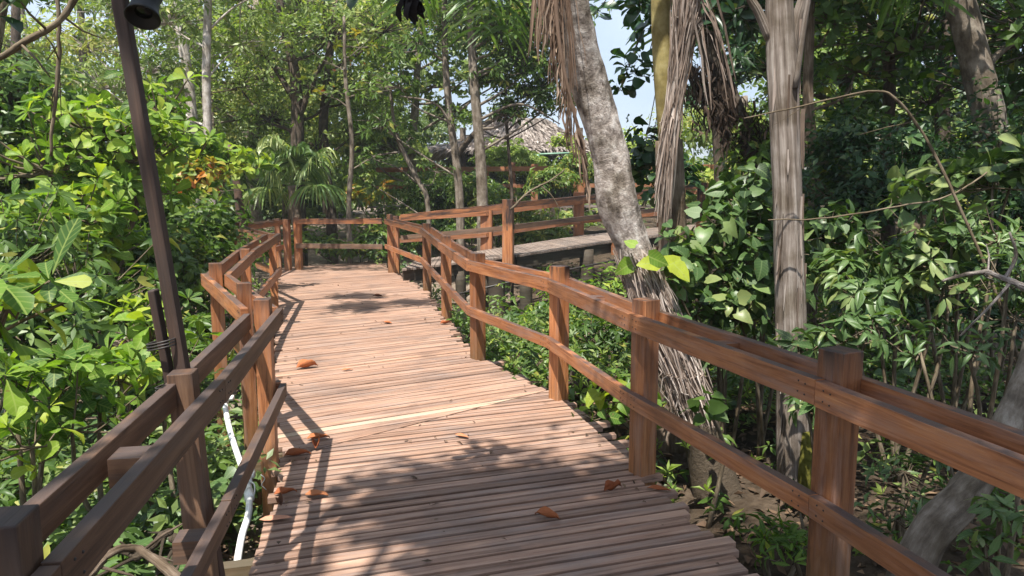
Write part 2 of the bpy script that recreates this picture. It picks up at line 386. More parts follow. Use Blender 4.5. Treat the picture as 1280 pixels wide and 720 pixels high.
M_white = plain("white_pvc", (.72, .72, .70), .35, .5, .1)
M_nail = plain("nail_head", (.03, .025, .022), .5, .4, .3)
M_wire = plain("grey_wire", (.25, .25, .25), .5, .4)
M_gpipe = plain("green_pipe", (.17, .30, .21), .45, .4, .15)
M_pink = plain("pink_paint", (.55, .20, .16), .6, .3, .25, 0, 4)
def strip_mat(name, stops, trans=.2):
    return leaf_mat(name, stops, trans, .7, .15, (1.1, 1.0, .8))
M_dry = strip_mat("dry_frond", [(0, (.10, .07, .05)), (.4, (.25, .19, .155)), (.75, (.41, .34, .295)), (1, (.54, .48, .43))])
M_drybr = strip_mat("dry_frond_brown", [(0, (.08, .05, .035)), (.5, (.20, .135, .095)), (1, (.38, .29, .22))])
M_thatch = strip_mat("thatch", [(0, (.14, .115, .10)), (.5, (.31, .265, .235)), (1, (.46, .41, .375))], .05)
M_litter = strip_mat("leaf_litter_brown", [(0, (.035, .025, .017)), (.5, (.10, .065, .042)), (.85, (.20, .13, .08)), (1, (.30, .20, .12))], .1)
M_fall = strip_mat("fallen_leaf", [(0, (.10, .045, .025)), (.35, (.30, .09, .035)), (.7, (.45, .17, .07)), (1, (.55, .27, .17))], .15)
M_skirt = strip_mat("dead_frond_dark", [(0, (.025, .017, .012)), (.6, (.075, .05, .036)), (1, (.17, .12, .09))])
M_dead = strip_mat("dead_leaf_black", [(0, (.008, .006, .006)), (1, (.02, .015, .014))], .03)

def ground_mat():
    m, nt, nd, ln, out = newmat("forest_soil")
    tc = nd.new("ShaderNodeTexCoord")
    n1 = nd.new("ShaderNodeTexNoise"); n1.inputs["Scale"].default_value = 1.1; n1.inputs["Detail"].default_value = 8; n1.inputs["Roughness"].default_value = .7
    n2 = nd.new("ShaderNodeTexNoise"); n2.inputs["Scale"].default_value = 16; n2.inputs["Detail"].default_value = 8; n2.inputs["Roughness"].default_value = .75
    for n in (n1, n2): ln.new(tc.outputs["Object"], n.inputs["Vector"])
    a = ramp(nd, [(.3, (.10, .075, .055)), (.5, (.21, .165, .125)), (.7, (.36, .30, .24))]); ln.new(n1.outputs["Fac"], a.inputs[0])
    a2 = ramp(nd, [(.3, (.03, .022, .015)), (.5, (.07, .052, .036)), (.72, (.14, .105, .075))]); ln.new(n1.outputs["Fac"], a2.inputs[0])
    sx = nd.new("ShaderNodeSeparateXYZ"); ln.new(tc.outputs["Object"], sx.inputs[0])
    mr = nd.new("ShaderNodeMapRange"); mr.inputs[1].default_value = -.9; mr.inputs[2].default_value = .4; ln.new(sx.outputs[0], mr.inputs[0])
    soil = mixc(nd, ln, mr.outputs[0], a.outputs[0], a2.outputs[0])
    b_ = ramp(nd, [(.3, (.45, .42, .4)), (.65, (1.1, 1.1, 1.1))]); ln.new(n2.outputs["Fac"], b_.inputs[0])
    c = mixc(nd, ln, 1.0, soil, b_.outputs[0], 'MULTIPLY')
    b = nd.new("ShaderNodeBsdfPrincipled"); b.inputs["Roughness"].default_value = .95; b.inputs["Specular IOR Level"].default_value = .1
    ln.new(c, b.inputs["Base Color"])
    bp = nd.new("ShaderNodeBump"); bp.inputs["Strength"].default_value = .8; bp.inputs["Distance"].default_value = .03
    ln.new(n2.outputs["Fac"], bp.inputs["Height"]); ln.new(bp.outputs[0], b.inputs["Normal"]); ln.new(b.outputs[0], out.inputs[0])
    return m

# ------------------------------------------------------------------ things
def tag(o, label, cat, group=None):
    o["label"] = label; o["category"] = cat
    if group: o["group"] = group
    return o
def thing(name, label, cat, loc=(0, 0, 0), group=None):
    o = bpy.data.objects.new(name, None); o.empty_display_size = .2
    o.location = tuple(loc); col.objects.link(o)
    return tag(o, label, cat, group)

# ================================================================== GROUND
def make_ground():
    xs = np.concatenate([np.linspace(-400, -30, 24), np.linspace(-29, 29, 150), np.linspace(30, 400, 24)])
    ys = np.concatenate([np.linspace(-200, -12, 12), np.linspace(-11, 42, 150), np.linspace(44, 600, 30)])
    X, Y = np.meshgrid(xs, ys); Z = gz(X, Y) + rng.normal(0, .012, X.shape)
    V = np.stack([X, Y, Z], -1).reshape(-1, 3); nx = len(xs); ny = len(ys)
    i = np.arange(nx * ny).reshape(ny, nx)
    F = np.stack([i[:-1, :-1], i[:-1, 1:], i[1:, 1:], i[1:, :-1]], -1).reshape(-1, 4)
    mb = MB(); mb.add(V, F, smooth=True)
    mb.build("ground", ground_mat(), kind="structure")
make_ground()

# ================================================================== BOARDWALK
LEFT = np.array([(-.62, .1), (-.80, 1.3), (-1.14, 3.15), (-1.42, 4.3), (-1.90, 5.8), (-2.62, 8.0), (-3.55, 11.0), (-4.72, 15.0), (-5.3, 17.2)])
RIGHT = np.array([(2.0, -.6), (1.62, 1.0), (1.03, 3.1), (.76, 4.2), (.40, 5.75), (-.35, 7.2), (-.95, 9.6), (-1.42, 12.0), (-2.40, 14.9), (-3.2, 17.2)])
JA, JB = np.array([-1.43, 4.40]), np.array([.36, 6.02])       # the diagonal joint between the two decks

def hit(o, d, poly):
    best = None
    for a, b in zip(poly[:-1], poly[1:]):
        e = b - a; den = d[0] * e[1] - d[1] * e[0]
        if abs(den) < 1e-9: continue
        w = a - o; t = (w[0] * e[1] - w[1] * e[0]) / den; u = (w[0] * d[1] - w[1] * d[0]) / den
        if -1e-6 <= u <= 1 + 1e-6 and (best is None or abs(t) < abs(best)): best = t
    return best
def clip_half(poly, a, b, keep_left):
    n = np.array([-(b - a)[1], (b - a)[0]]); n = n if keep_left else -n
    out = []
    for p, q in zip(poly, poly[1:] + poly[:1]):
        sp, sq = np.dot(p - a, n), np.dot(q - a, n)
        if sp >= 0: out.append(p)
        if sp * sq < 0: out.append(p + (q - p) * sp / (sp - sq))
    return out
def plank(mb, poly, z, ang, th=.032, tint=None, mat=0):
    if len(poly) < 3: return
    poly = [np.asarray(p, float) for p in poly]
    n = len(poly); dz = random.uniform(-.0025, .0025); tl = random.uniform(-.002, .002)
    c = sum(poly) / n
    top = [np.array([p[0], p[1], z + dz + tl * (p[0] - c[0])]) for p in poly]
    bot = [p - np.array([0, 0, th]) for p in top]
    F = [list(range(n)), list(range(2 * n - 1, n - 1, -1))] + [[i, n + i, n + (i + 1) % n, (i + 1) % n] for i in range(n)]
    F = [f[::-1] if i >= 2 else f for i, f in enumerate(F)]
    F = [list(range(n)), list(range(2 * n - 1, n - 1, -1))] + [[(i + 1) % n, i, n + i, n + (i + 1) % n] for i in range(n)]
    ca, sa = math.cos(ang), math.sin(ang); o1, o2 = random.random() * 60, random.random() * 60
    al = top + bot
    uv = [(o1 + al[i][0] * ca + al[i][1] * sa, o2 - al[i][0] * sa + al[i][1] * ca + (.03 if i >= n else 0)) for f in F for i in f]
    mb.add(al, F, uv, random.betavariate(3, 2) if tint is None else tint, mat)

def decking(starts, angs, clip_keep=None, gap=.013, jl=.03, jr=.05, tints=None, pale=()):
    """planks between successive lines through starts at angles angs, cut by the deck's two edges"""
    mb = MB()
    for k in range(len(starts) - 1):
        o0, o1 = np.asarray(starts[k]), np.asarray(starts[k + 1])
        ends = []
        ok = True
        for o, a in ((o0, angs[k]), (o1, angs[k + 1])):
            d = np.array([math.cos(a), math.sin(a)])
            l = hit(o, d, LEFT); r = hit(o, d, RIGHT)
            if l is None or r is None: ok = False; break
            ends.append((o, d, l, r))
        if not ok: continue
        el, er = random.gauss(0, jl), random.gauss(.02, jr)
        g = gap * random.uniform(.6, 1.5)
        n0 = np.array([-ends[0][1][1], ends[0][1][0]])
        q = [ends[0][0] + n0 * g / 2 + ends[0][1] * (ends[0][2] - el), ends[0][0] + n0 * g / 2 + ends[0][1] * (ends[0][3] + er),
             ends[1][0] - n0 * g / 2 + ends[1][1] * (ends[1][3] + er), ends[1][0] - n0 * g / 2 + ends[1][1] * (ends[1][2] - el)]
        if clip_keep is not None:
            jn = nrm(np.array([-(JB - JA)[1], (JB - JA)[0]])) * (.006 if clip_keep else -.006); q = clip_half(q, JA + jn, JB + jn, clip_keep)
        plank(mb, q, 0.0, angs[k], tint=None if tints is None else tints(k), mat=1 if k in pale else 0)
    return mb

boardwalk = thing("boardwalk", "main brown plank boardwalk leading away from the viewer between two railings", "boardwalk", (0, 0, 0))
# nearer deck
cl = lambda t: np.array([.35 - 1.05 * t / 4.4 , t])
ys = np.arange(.2, 7.2, .080)
near = decking([np.array([.45 - .19 * y, y]) for y in ys], [R(15 + 1.0 * min(y, 5.5)) for y in ys], clip_keep=False, gap=.021)
near.build("decking", WD['deck'], boardwalk)
ys = np.arange(3.6, 16.6, .090)
def far_t(k):
    y = 3.6 + .09 * k
    return 1.0 if k in (37, 36, 18) else random.betavariate(4, 2)
far = decking([np.array([.42 - .255 * y, y]) for y in ys], [R(28 + .75 * (y - 3.6)) for y in ys], clip_keep=True, gap=.010, tints=far_t, pale=(17,))
far.build("decking", [WD['deck'], WD['pale']], boardwalk)
for off in (.16, .5, .84):
    pts = [(.1, -.6), (1, 1.0), (3, 3.1), (4.25, 4.25), (5.8, 5.75), (8, 7.8), (11, 10.6), (15, 14.6)]
    c = []
    for yl, yr in pts:
        l = np.array([np.interp(max(yl, .1), LEFT[:, 1], LEFT[:, 0]), max(yl, .1)]); r = np.array([np.interp(yr, RIGHT[:, 1], RIGHT[:, 0]), yr])
        c.append(l + (r - l) * off)
    for k, (a, b) in enumerate(zip(c[:-1], c[1:])):
        mb = MB(); zz = -.105 - .004 * (k % 2)
        board(mb, (*a, zz), (*b, zz), .06, .14); mb.build("beam", WD['under'], boardwalk)
        if off != .5:
            g = gnd(*b); mb = MB(); board(mb, (*b, g - .2), (*b, -.178), .10, .10, (0, 1, 0)); mb.build("support_post", WD['under'], boardwalk)
# joists sticking out on the left
for x, y, a in ((-1.62, 4.55, 20), (-1.2, 3.18, 15), (-2.05, 6.0, 25)):
    mb = MB(); d = np.array([math.cos(R(a)), math.sin(R(a))])
    board(mb, (x - .12 * d[0], y - .12 * d[1], -.085), (x + .8 * d[0], y + .8 * d[1], -.085), .07, .095); mb.build("joist", WD['old'], boardwalk)

# ------------------------------------------------------------------ railings
def nails(mb, c, dirv, out, up=(0, 0, 1)):
    """four nail heads on the face of a board at c, facing out"""
    s = nrm(np.asarray(dirv, float)); out = nrm(np.asarray(out, float)); u = np.cross(out, s)
    for a, b in ((-.018, -.02), (.02, -.024), (-.016, .022), (.022, .018)):
        p = np.asarray(c) + s * a + u * b
        board(mb, p - out * .002, p + out * .0035, .007, .007, u, mat=1)

def post(parent, x, y, top, yaw, w=.113, mat='rail', zb=None, w2=None, lean=(0, 0)):
    mb = MB(); zb = gnd(x, y) - .3 if zb is None else zb
    up = (math.sin(R(yaw)), math.cos(R(yaw)), 0)
    board(mb, (x - lean[0] * .6, y - lean[1] * .6, zb), (x + lean[0], y + lean[1], top), w, w2 or w, up)
    return mb.build("post", WD[mat], parent, bevel=.004)

def rail_run(parent, pts, side, name, z=None, w=.045, h=.10, mat='rail', ext=(0, 0), nail=True, zj=.002):
    """boards along post positions pts (x,y,z), shifted sideways by side (to the right of travel is +)"""
    pts = [np.asarray(p, float) for p in pts]
    n = len(pts); ds = [nrm((pts[i + 1] - pts[i])[:2]) for i in range(n - 1)]
    off = []
    for i in range(n):
        a = ds[max(i - 1, 0)]; b = ds[min(i, n - 2)]
        na, nb = np.array([a[1], -a[0]]), np.array([b[1], -b[0]])
        m = nrm(na + nb); m = m / max(.5, np.dot(m, na))
        off.append(np.array([pts[i][0] + m[0] * side, pts[i][1] + m[1] * side, pts[i][2]]))
    for i in range(n - 1):
        a, b = off[i].copy(), off[i + 1].copy()
        d = nrm(b - a)
        if i == 0: a = a - d * ext[0]
        if i == n - 2: b = b + d * ext[1]
        a = a + d * .0015; b = b - d * .0015
        dz = zj * (1 if i % 2 else -1) + random.uniform(-.001, .001); a[2] += dz; b[2] += dz
        mb = MB(); board(mb, a, b, w, h)
        if nail:
            o2 = np.array([-d[1], d[0], 0]) if side < 0 else np.array([d[1], -d[0], 0])
            for q in (a + d * .07, b - d * .07): nails(mb, q + o2 * w / 2, d, o2)
        mb.build(name, [WD[mat], M_nail], parent, bevel=.003)
    return off

# right-hand railing: posts x, y, top, yaw
RP = [(1.62, 1.15, 1.05, -20), (1.235, 2.72, 1.055, -27), (.765, 4.17, 1.03, -33), (.37, 5.72, 1.06, -38), (-.335, 7.12, 1.04, -36), (-.86, 9.6, 1.05, -20), (-1.40, 12.1, 1.10, -22), (-2.43, 14.75, 1.16, -12)]
rr = thing("railing", "reddish brown wooden railing along the right edge of the main boardwalk", "railing", (.77, 4.17, 0))
rr.location = (0, 0, 0)
for (x, y, t, a) in RP: post(rr, x, y, t, a)
post(rr, -2.30, 14.72, 1.13, 8, w=.10)
ztop = [.90, .895, .90, .91, .92, .93, .98, 1.02]
rail_run(rr, [(p[0], p[1], z) for p, z in zip(RP, ztop)], -.084, "top_rail", ext=(.6, .05))
rail_run(rr, [(p[0], p[1], z + .006) for p, z in zip(RP, ztop)], .084, "top_rail", ext=(.6, .05))
rail_run(rr, [(p[0], p[1], z) for p, z in zip(RP, [.46, .45, .45, .46, .48, .48, .50, .52])], -.084, "lower_rail", h=.085, ext=(.6, .05), zj=.0)
for k, f in ((0, .45), (1, .5), (2, .52), (3, .5)):
    a, b = np.array(RP[k][:2]), np.array(RP[k + 1][:2]); c = a + (b - a) * f; d = nrm(b - a); nn = np.array([d[1], -d[0]])
    mb = MB(); board(mb, (*(c - nn * .0605), .893), (*(c + nn * .0605), .893), .09, .075); mb.build("spacer_block", WD['rail'], rr)

# left-hand railing
LP = [(-.95, 1.30, 1.05, -11), (-1.165, 2.66, .985, -10), (-1.45, 4.25, 1.02, -8), (-1.80, 4.92, 1.03, -26), (-2.44, 6.05, 1.05, -26), (-2.86, 7.9, 1.02, -14), (-3.36, 10.35, 1.04, -16), (-4.62, 12.4, 1.10, -25), (-4.78, 15.1, 1.06, -6)]
lr = thing("railing", "weathered zigzag wooden railing along the left edge of the main boardwalk", "railing")
for i, (x, y, t, a) in enumerate(LP): post(lr, x, y, t, a, mat='near' if i < 2 else 'rail', w=.09 if 0 < i < 4 else .10, lean=(-.05, 0) if i == 1 else (0, 0))
post(lr, -4.60, 15.12, 1.05, 6, w=.12, mat='rail')
seg1 = [(p[0], p[1], .905) for p in LP[:3]]
rail_run(lr, [(-.82, .4, .905)] + seg1, .081, "top_rail", w=.038, h=.09, mat='near', ext=(0, .10))
rail_run(lr, [(-.82, .4, .90)] + seg1[:2] + [(-1.45, 4.25, .90)], -.081, "top_rail", w=.038, h=.09, mat='near', ext=(0, -.05))
rail_run(lr, [(p[0], p[1], .44) for p in LP[:3]], .081, "lower_rail", mat='near', w=.038, h=.08, ext=(.5, .12))
seg2 = [(p[0], p[1], z) for p, z in zip(LP[2:6], (.90, .90, .91, .93))]
rail_run(lr, [seg2[0], seg2[2]], -.081, "top_rail", mat='rail', ext=(-.15, .12))
rail_run(lr, [seg2[0], seg2[2]], .081, "top_rail", mat='rail', ext=(-.1, 0))
rail_run(lr, [(*LP[2][:2], .44), (*LP[4][:2], .45)], .081, "lower_rail", mat='rail', ext=(-.1, 0))
seg3 = [(p[0], p[1], z) for p, z in zip(LP[4:7], (.90, .95, .98))]
rail_run(lr, seg3, .081, "top_rail", mat='rail', ext=(0, .1))
rail_run(lr, seg3, -.081, "top_rail", mat='rail')
rail_run(lr, [(p[0], p[1], z) for p, z in zip(LP[4:7], (.44, .46, .50))], .081, "lower_rail", mat='rail', ext=(0, .12))
seg4 = [(p[0], p[1], z) for p, z in zip(LP[6:9], (.96, 1.0, .98))]
rail_run(lr, seg4, .081, "top_rail", mat='rail'); rail_run(lr, seg4, -.081, "top_rail", mat='rail')
rail_run(lr, [(p[0], p[1], .48) for p in LP[6:9]], .081, "lower_rail", mat='rail')
for (x, y, z, a) in ((-1.03, 1.95, .90, 10), (-1.10, 2.42, .43, 10)):
    d = np.array([-math.sin(R(a)), math.cos(R(a))]); nn = np.array([d[1], -d[0]])
    mb = MB(); board(mb, (x - nn[0] * .058, y - nn[1] * .058, z - .004), (x + nn[0] * .058, y + nn[1] * .058, z - .004), .10, .08); mb.build("spacer_block", WD['near'], lr)

# railing across the far end
er = thing("railing", "orange brown two-bar railing closing the far end of the main boardwalk", "railing")
E = [(-4.45, 15.2, 1.0), (-2.62, 14.95, 1.02)]
rail_run(er, E, .0, "top_rail", h=.11, nail=False); rail_run(er, [(a, b, .50) for a, b, _ in E], .0, "lower_rail", h=.10, nail=False, mat='old')
post(er, -4.42, 15.27, 1.08, 6, w=.13)

# ------------------------------------------------------------------ the ramped walkway behind
ramp_t = thing("boardwalk", "narrow raised plank walkway on dark stilts crossing behind the right railing", "boardwalk")
RF = np.array([(-2.0, 13.3, .22), (.07, 13.6, .44), (2.2, 15.4, .60), (4.2, 16.4, .74), (8.0, 17.6, .95)])
RB = RF + np.array([(.05, 1.75, .0), (-.35, 1.8, .0), (-.6, 1.7, 0), (-.5, 1.75, 0), (-.4, 1.8, 0)])
mb = MB()
for s in range(4):
    n = int(np.linalg.norm(RF[s + 1] - RF[s]) / .1)
    for k in range(n):
        a, b = (k + .06) / n, (k + .94) / n
        f0, f1 = RF[s] + (RF[s + 1] - RF[s]) * a, RF[s] + (RF[s + 1] - RF[s]) * b
        b0, b1 = RB[s] + (RB[s + 1] - RB[s]) * a, RB[s] + (RB[s + 1] - RB[s]) * b
        j = random.uniform(-.03, .03); q = nrm(f0 - b0) * j; f0 = f0 + q; f1 = f1 + q
        top = [f0, f1, b1, b0]; bot = [p - np.array([0, 0, .035]) for p in top]
        al = top + bot; F = [[0, 1, 2, 3], [7, 6, 5, 4]] + [[(i + 1) % 4, i, 4 + i, 4 + (i + 1) % 4] for i in range(4)]
        o1, o2 = random.random() * 50, random.random() * 50
        ax = nrm((f0 - b0)[:2])
        uv = [(o1 + al[i][:2] @ ax, o2 + al[i][0] * ax[1] - al[i][1] * ax[0]) for f in F for i in f]
        mb.add(al, F, uv, random.betavariate(4, 2))
mb.build("decking", WD['ramp'], ramp_t)
for e, inn in ((RF, .12), (RB, -.12)):
    for s in range(4):
        mb = MB(); a, b = e[s].copy(), e[s + 1].copy(); a[1] += inn; b[1] += inn; a[2] -= .14 + .003 * (s % 2); b[2] -= .14 + .003 * (s % 2)
        board(mb, a, b, .08, .2); mb.build("beam", WD['under'], ramp_t)
for (px, Yd, r, zt) in ((657, 11.9, .105, .3), (733, 14.9, .14, .45), (620, 13.7, .16, .28), (575, 13.6, .10, .15), (870, 16.5, .12, .5)):
    p = P(px, 330, Yd); g = gnd(p[0], Yd)
    mb = MB(); tube(mb, curve([(p[0] + .05, Yd, g - .2), (p[0] + .02, Yd, (g + zt) / 2), (p[0], Yd, zt)], 7), [r * 1.05] * 3 + [r] * 4, 12, rough=.05); mb.build("support_post", WD['under'], ramp_t)
mb = MB(); tube(mb, [P(540, 375, 12.9), P(640, 352, 13.2), P(850, 308, 14.5)], .02, 6); mb.build("cross_pipe", M_nail, ramp_t)

rf = thing("railing", "front railing of the raised walkway with one stout post and two bars", "railing")
f_line = [(-2.15, 14.35, 1.12), (-.07, 13.42, 1.36), (2.1, 15.25, 1.53), (4.1, 16.25, 1.72), (7.9, 17.45, 1.93)]
rail_run(rf, f_line, 0, "top_rail", h=.10, nail=False, mat='rail'); rail_run(rf, [(a, b, c - .40) for a, b, c in f_line], 0, "lower_rail", h=.09, nail=False, mat='old')
post(rf, -.07, 13.50, 1.47, 10, zb=.16, w=.19); post(rf, 2.15, 15.35, 1.62, 10, zb=.3, w=.17); post(rf, 4.15, 16.35, 1.80, 10, zb=.4, w=.17)
rb = thing("railing", "rear railing of the raised walkway with orange posts behind the leaves", "railing")
b_line = [(-2.4, 15.2, 1.05), (-.53, 15.35, 1.16), (1.55, 17.1, 1.36), (3.7, 18.2, 1.52), (7.5, 19.4, 1.78)]
rail_run(rb, b_line, 0, "top_rail", h=.10, nail=False, mat='far'); rail_run(rb, [(a, b, c - .45) for a, b, c in b_line], 0, "lower_rail", h=.09, nail=False, mat='far')
for (x, y, t) in ((-.53, 15.45, 1.30), (1.55, 17.2, 1.58), (3.7, 18.3, 1.66)): post(rb, x, y, t, 8, zb=.1, w=.24, w2=.15, mat='far')

# ------------------------------------------------------------------ upper walkway and thatched hut
uw = thing("boardwalk", "upper terrace of orange railings below the thatched hut", "terrace")
mb = MB()
for k in range(130):
    x = -4.2 + k * .11
    board(mb, (x, 21.9 + .02 * x, 1.12), (x, 24.6, 1.12), .10, .035)
mb.build("decking", WD['ramp'], uw)
for k in range(9):
    x = -3.9 + k * 1.7
    mb = MB(); g = gnd(x, 22); board(mb, (x, 22.0, g - .2), (x, 22.0, 1.09), .16, .16, (0, 1, 0)); mb.build("support_post", WD['under'], uw)
U1 = [(-4.0, 22.0, 2.22), (-.9, 22.0, 2.24), (2.4, 22.0, 2.26), (6.2, 21.6, 2.30), (9.6, 21.2, 2.3)]
rail_run(uw, U1, 0, "top_rail", h=.14, nail=False, mat='far'); rail_run(uw, [(a, b, c - .5) for a, b, c in U1], 0, "lower_rail", h=.12, nail=False, mat='far')
for (px, w) in ((548, .2), (578, .2), (606, .24), (640, .2), (668, .2), (724, .3), (760, .2), (852, .22), (915, .25)):
    p = P(px, 220, 22.08); post(uw, p[0], 22.12, 2.36 + random.uniform(-.1, .15), 0, zb=1.0, w=w, mat='far')

hut = thing("thatched_hut", "thatched palapa hut with grey palm roof behind the trees", "hut", (1.0, 29, .3))
hc = P(652, 190, 29.0); hx = hc[0]
ez, rz = P(650, 188, 29)[2], P(650, 145, 30.5)[2]
mb = MB()
EW, ED, RWd = 3.6, 2.9, .8
cy = 31.5
def roofp(u, t, face):
    # t 0 ridge, 1 eave
    x0, y0 = RWd * u, 0.0
    if face in (0, 2):
        x1, y1 = EW * u, -ED if face == 0 else ED
    else:
        x0 = RWd if face == 1 else -RWd; x1 = EW if face == 1 else -EW; y1 = ED * u
    sag = -.25 * math.sin(t * math.pi)
    return np.array([hx + x0 + (x1 - x0) * t, cy + y0 + (y1 - y0) * t, rz + (ez - rz) * t + sag])
for face in range(4):
    NU, NT = 14, 8
    V = [roofp(-1 + 2 * i / NU, j / NT, face) for j in range(NT + 1) for i in range(NU + 1)]
    F = [[j * (NU + 1) + i, j * (NU + 1) + i + 1, (j + 1) * (NU + 1) + i + 1, (j + 1) * (NU + 1) + i] for j in range(NT) for i in range(NU)]
    mb.add(V, F, None, .3)
    n = 2600
    us = rng.uniform(-1, 1, n); ts = rng.uniform(0, 1.0, n)
    O = np.array([roofp(u, t, face) for u, t in zip(us, ts)]); O2 = np.array([roofp(u + random.uniform(-.03, .03), t + .1, face) for u, t in zip(us, ts)])
    Yd = nrm(O2 - O) + rng.normal(0, .09, (n, 3)); Zd = np.tile(np.array([[0, -.6, .8], [.6, 0, .8], [0, .6, .8], [-.6, 0, .8]])[face], (n, 1))
    add_leaves(mb, O + Zd * .05, Yd, Zd, rng.uniform(.4, .8, n), rng.uniform(.05, .11, n), 'lo', rng.beta(2.5, 2, n))
mb.build("roof", M_thatch, hut, origin=(1.0, 29, .3))
for sx in (-1, 1):
    for sy in (-1, 1):
        mb = MB(); x, y = hx + sx * 2.3, cy + sy * 1.9; tube(mb, [(x, y, 0), (x, y, ez + .9)], .12, 10); mb.build("post", BK['dark'], hut, origin=(1.0, 29, .3))
mb = MB(); board(mb, (hx - 2.3, cy - 2.0, ez + .05), (hx + 2.3, cy - 2.0, ez + .05), .12, .16); mb.build("beam", WD['under'], hut, origin=(1.0, 29, .3))
gp = MB(); tube(gp, [P(634, 200, 25), P(672, 193, 25)], .035, 8); tube(gp, [P(672, 193, 25), P(720, 191, 25.4)], .035, 8); tube(gp, [P(672, 192, 25), (P(672, 192, 25)[0], 25, 1.12)], .06, 8)
gpo = gp.build("pipe_frame", M_gpipe); tag(gpo, "pale green pipe frame standing in front of the thatched roof", "pipe frame")
pb = MB()
for (a, b, y0, y1) in ((583, 600, 296, 318), (645, 652, 262, 300), (668, 676, 290, 300), (575, 590, 150, 185)):
    p0, p1 = P(a, y1, 19.6), P(b, y0, 19.6)
    board(pb, ((p0[0] + p1[0]) / 2, 19.6, p0[2]), ((p0[0] + p1[0]) / 2, 19.6, p1[2]), abs(p1[0] - p0[0]), .1, (0, 1, 0))

# ================================================================== LAMP POLE
lp = thing("lamp_post", "dark leaning timber pole lashed to the left railing with a black lamp on top", "lamp post", (-1.27, 2.70, gnd(-1.27, 2.7)))
og = lp.location[:]
a0 = P(283, 800, 2.78); a1 = P(214, 440, 2.72); a2 = P(147, 0, 2.66); a3 = P(140, -60, 2.65)
def thin_pole(pa, pb, w0, name, mat, off=(0, 0, 0), wd=None):
    mb = MB(); board(mb, np.array(pa) + off, np.array(pb) + off, w0, wd or w0, (0, 1, 0)); return mb.build(name, mat, lp, origin=og, bevel=.006)
thin_pole(a1 + (a0 - a1) * 1.35, a3, .046, "pole", WD['pole'])
b0 = a1 + (a0 - a1) * 1.2 + np.array([-.030, -.006, 0]); b1 = a1 + (a3 - a1) * .17 + np.array([-.030, -.006, 0])
thin_pole(b0, b1, .028, "splint", WD['pole'], wd=.045)
for f in (.12, -.02):
    c = a1 + (a0 - a1) * f + np.array([-.02, -.012, 0]); mb = MB()
    for k in range(3):
        t = [c + np.array([.055 * math.cos(u), .05 * math.sin(u), .011 * k + .012 * math.cos(u)]) for u in np.linspace(0, 6.28, 17)]
        tube(mb, t, .0035, 5)
    mb.build("lashing", M_nail, lp, origin=og)
lc = P(178, 22, 2.56)
mb = MB()
ax = nrm(np.array([.05, -.55, -.85])); prof = [(.055, -.14), (.05, -.11), (.042, -.075), (.045, -.04), (.052, -.012), (.057, 0), (.052, .001), (.046, -.02), (.0, -.025)]
U = nrm(np.cross(ax, (1, 0, 0))); W = np.cross(ax, U); sg = 28
V = [lc + ax * h + r * (math.cos(t) * U + math.sin(t) * W) for r, h in prof for t in np.linspace(0, 2 * math.pi, sg, endpoint=False)]
F = [[i * sg + j, i * sg + (j + 1) % sg, (i + 1) * sg + (j + 1) % sg, (i + 1) * sg + j] for i in range(len(prof) - 1) for j in range(sg)]
mb.add(V, F, smooth=True); mb.add(V[:sg], [list(range(sg))])
lamp = mb.build("lamp", M_black, lp, origin=og)
mb = MB(); tube(mb, [lc - ax * .03 + .0 * U, lc - ax * .022], .044, 24); mb.build("lens", M_lens, lamp, origin=og)
mb = MB(); tube(mb, [lc - ax * .12, lc - ax * .15 + np.array([-.03, .03, .0]), a2 + np.array([.03, 0, .06])], .014, 8); mb.build("bracket", M_black, lp, origin=og)
# far slim pole on the left railing
sp = thing("slim_pole", "slim tapered brown pole rising behind the far left railing", "pole", (-4.66, 12.5, gnd(-4.66, 12.5))); og = sp.location[:]
mb = MB(); tube(mb, [(-4.66, 12.62, gnd(-4.66, 12.5) - .2), P(303, 285, 12.62), P(296, 230, 12.62), P(285, 178, 12.62)], [.09, .085, .065, .035], 8); mb.build("shaft", WD['old'], sp, origin=og)

# ================================================================== WATER PIPES
wp = thing("water_pipe", "white plastic water pipe with a valve beside the near left deck edge", "pipe", P(300, 640, 3.7)); og = wp.location[:]
mb = MB(); tube(mb, curve([P(292, 497, 5.0), P(284, 499, 5.0), P(282, 510, 4.98), P(288, 540, 4.8), P(301, 580, 4.4), P(310, 604, 4.18), P(311, 640, 3.85), P(302, 672, 3.6), P(294, 720, 3.3)], 40), .019, 10); mb.build("pipe", M_white, wp, origin=og)
mb = MB(); c0, c1 = P(308, 596, 4.2), P(312, 624, 4.0)
tube(mb, [c0, c0 + (c1 - c0) * .3], .030, 12); tube(mb, [c0 + (c1 - c0) * .65, c1], .027, 12); v = mb.build("valve", M_white, wp, origin=og)
mb = MB(); tube(mb, [c0 + (0, 0, .01), c0 + (.05, -.01, .02)], .019, 10); tube(mb, [c0 + (.04, -.01, .0), c0 + (.04, -.01, .05)], .014, 8); mb.build("handle", M_white, v, origin=og)
mb = MB(); tube(mb, curve([P(308, 600, 4.15), P(318, 606, 4.13), P(316, 625, 4.05), P(308, 632, 3.95)], 14), .004, 5)
tube(mb, curve([P(324, 592, 4.2), P(331, 598, 4.2), P(327, 606, 4.2), P(333, 612, 4.2)], 10), .003, 4); mb.build("cord", M_white, wp, origin=og)
w2 = MB(); tube(w2, curve([P(340, 391, 9.4), P(326, 378, 9.7), P(319, 371, 9.9)], 8), .03, 10); tube(w2, [P(322, 371, 9.9), P(317, 371, 9.9)], .05, 10); tube(w2, [P(319, 377, 9.88), P(320, 367, 9.9)], .042, 10)
tag(w2.build("water_pipe", M_white), "short white pipe elbow poking up behind the left railing's bend", "pipe")

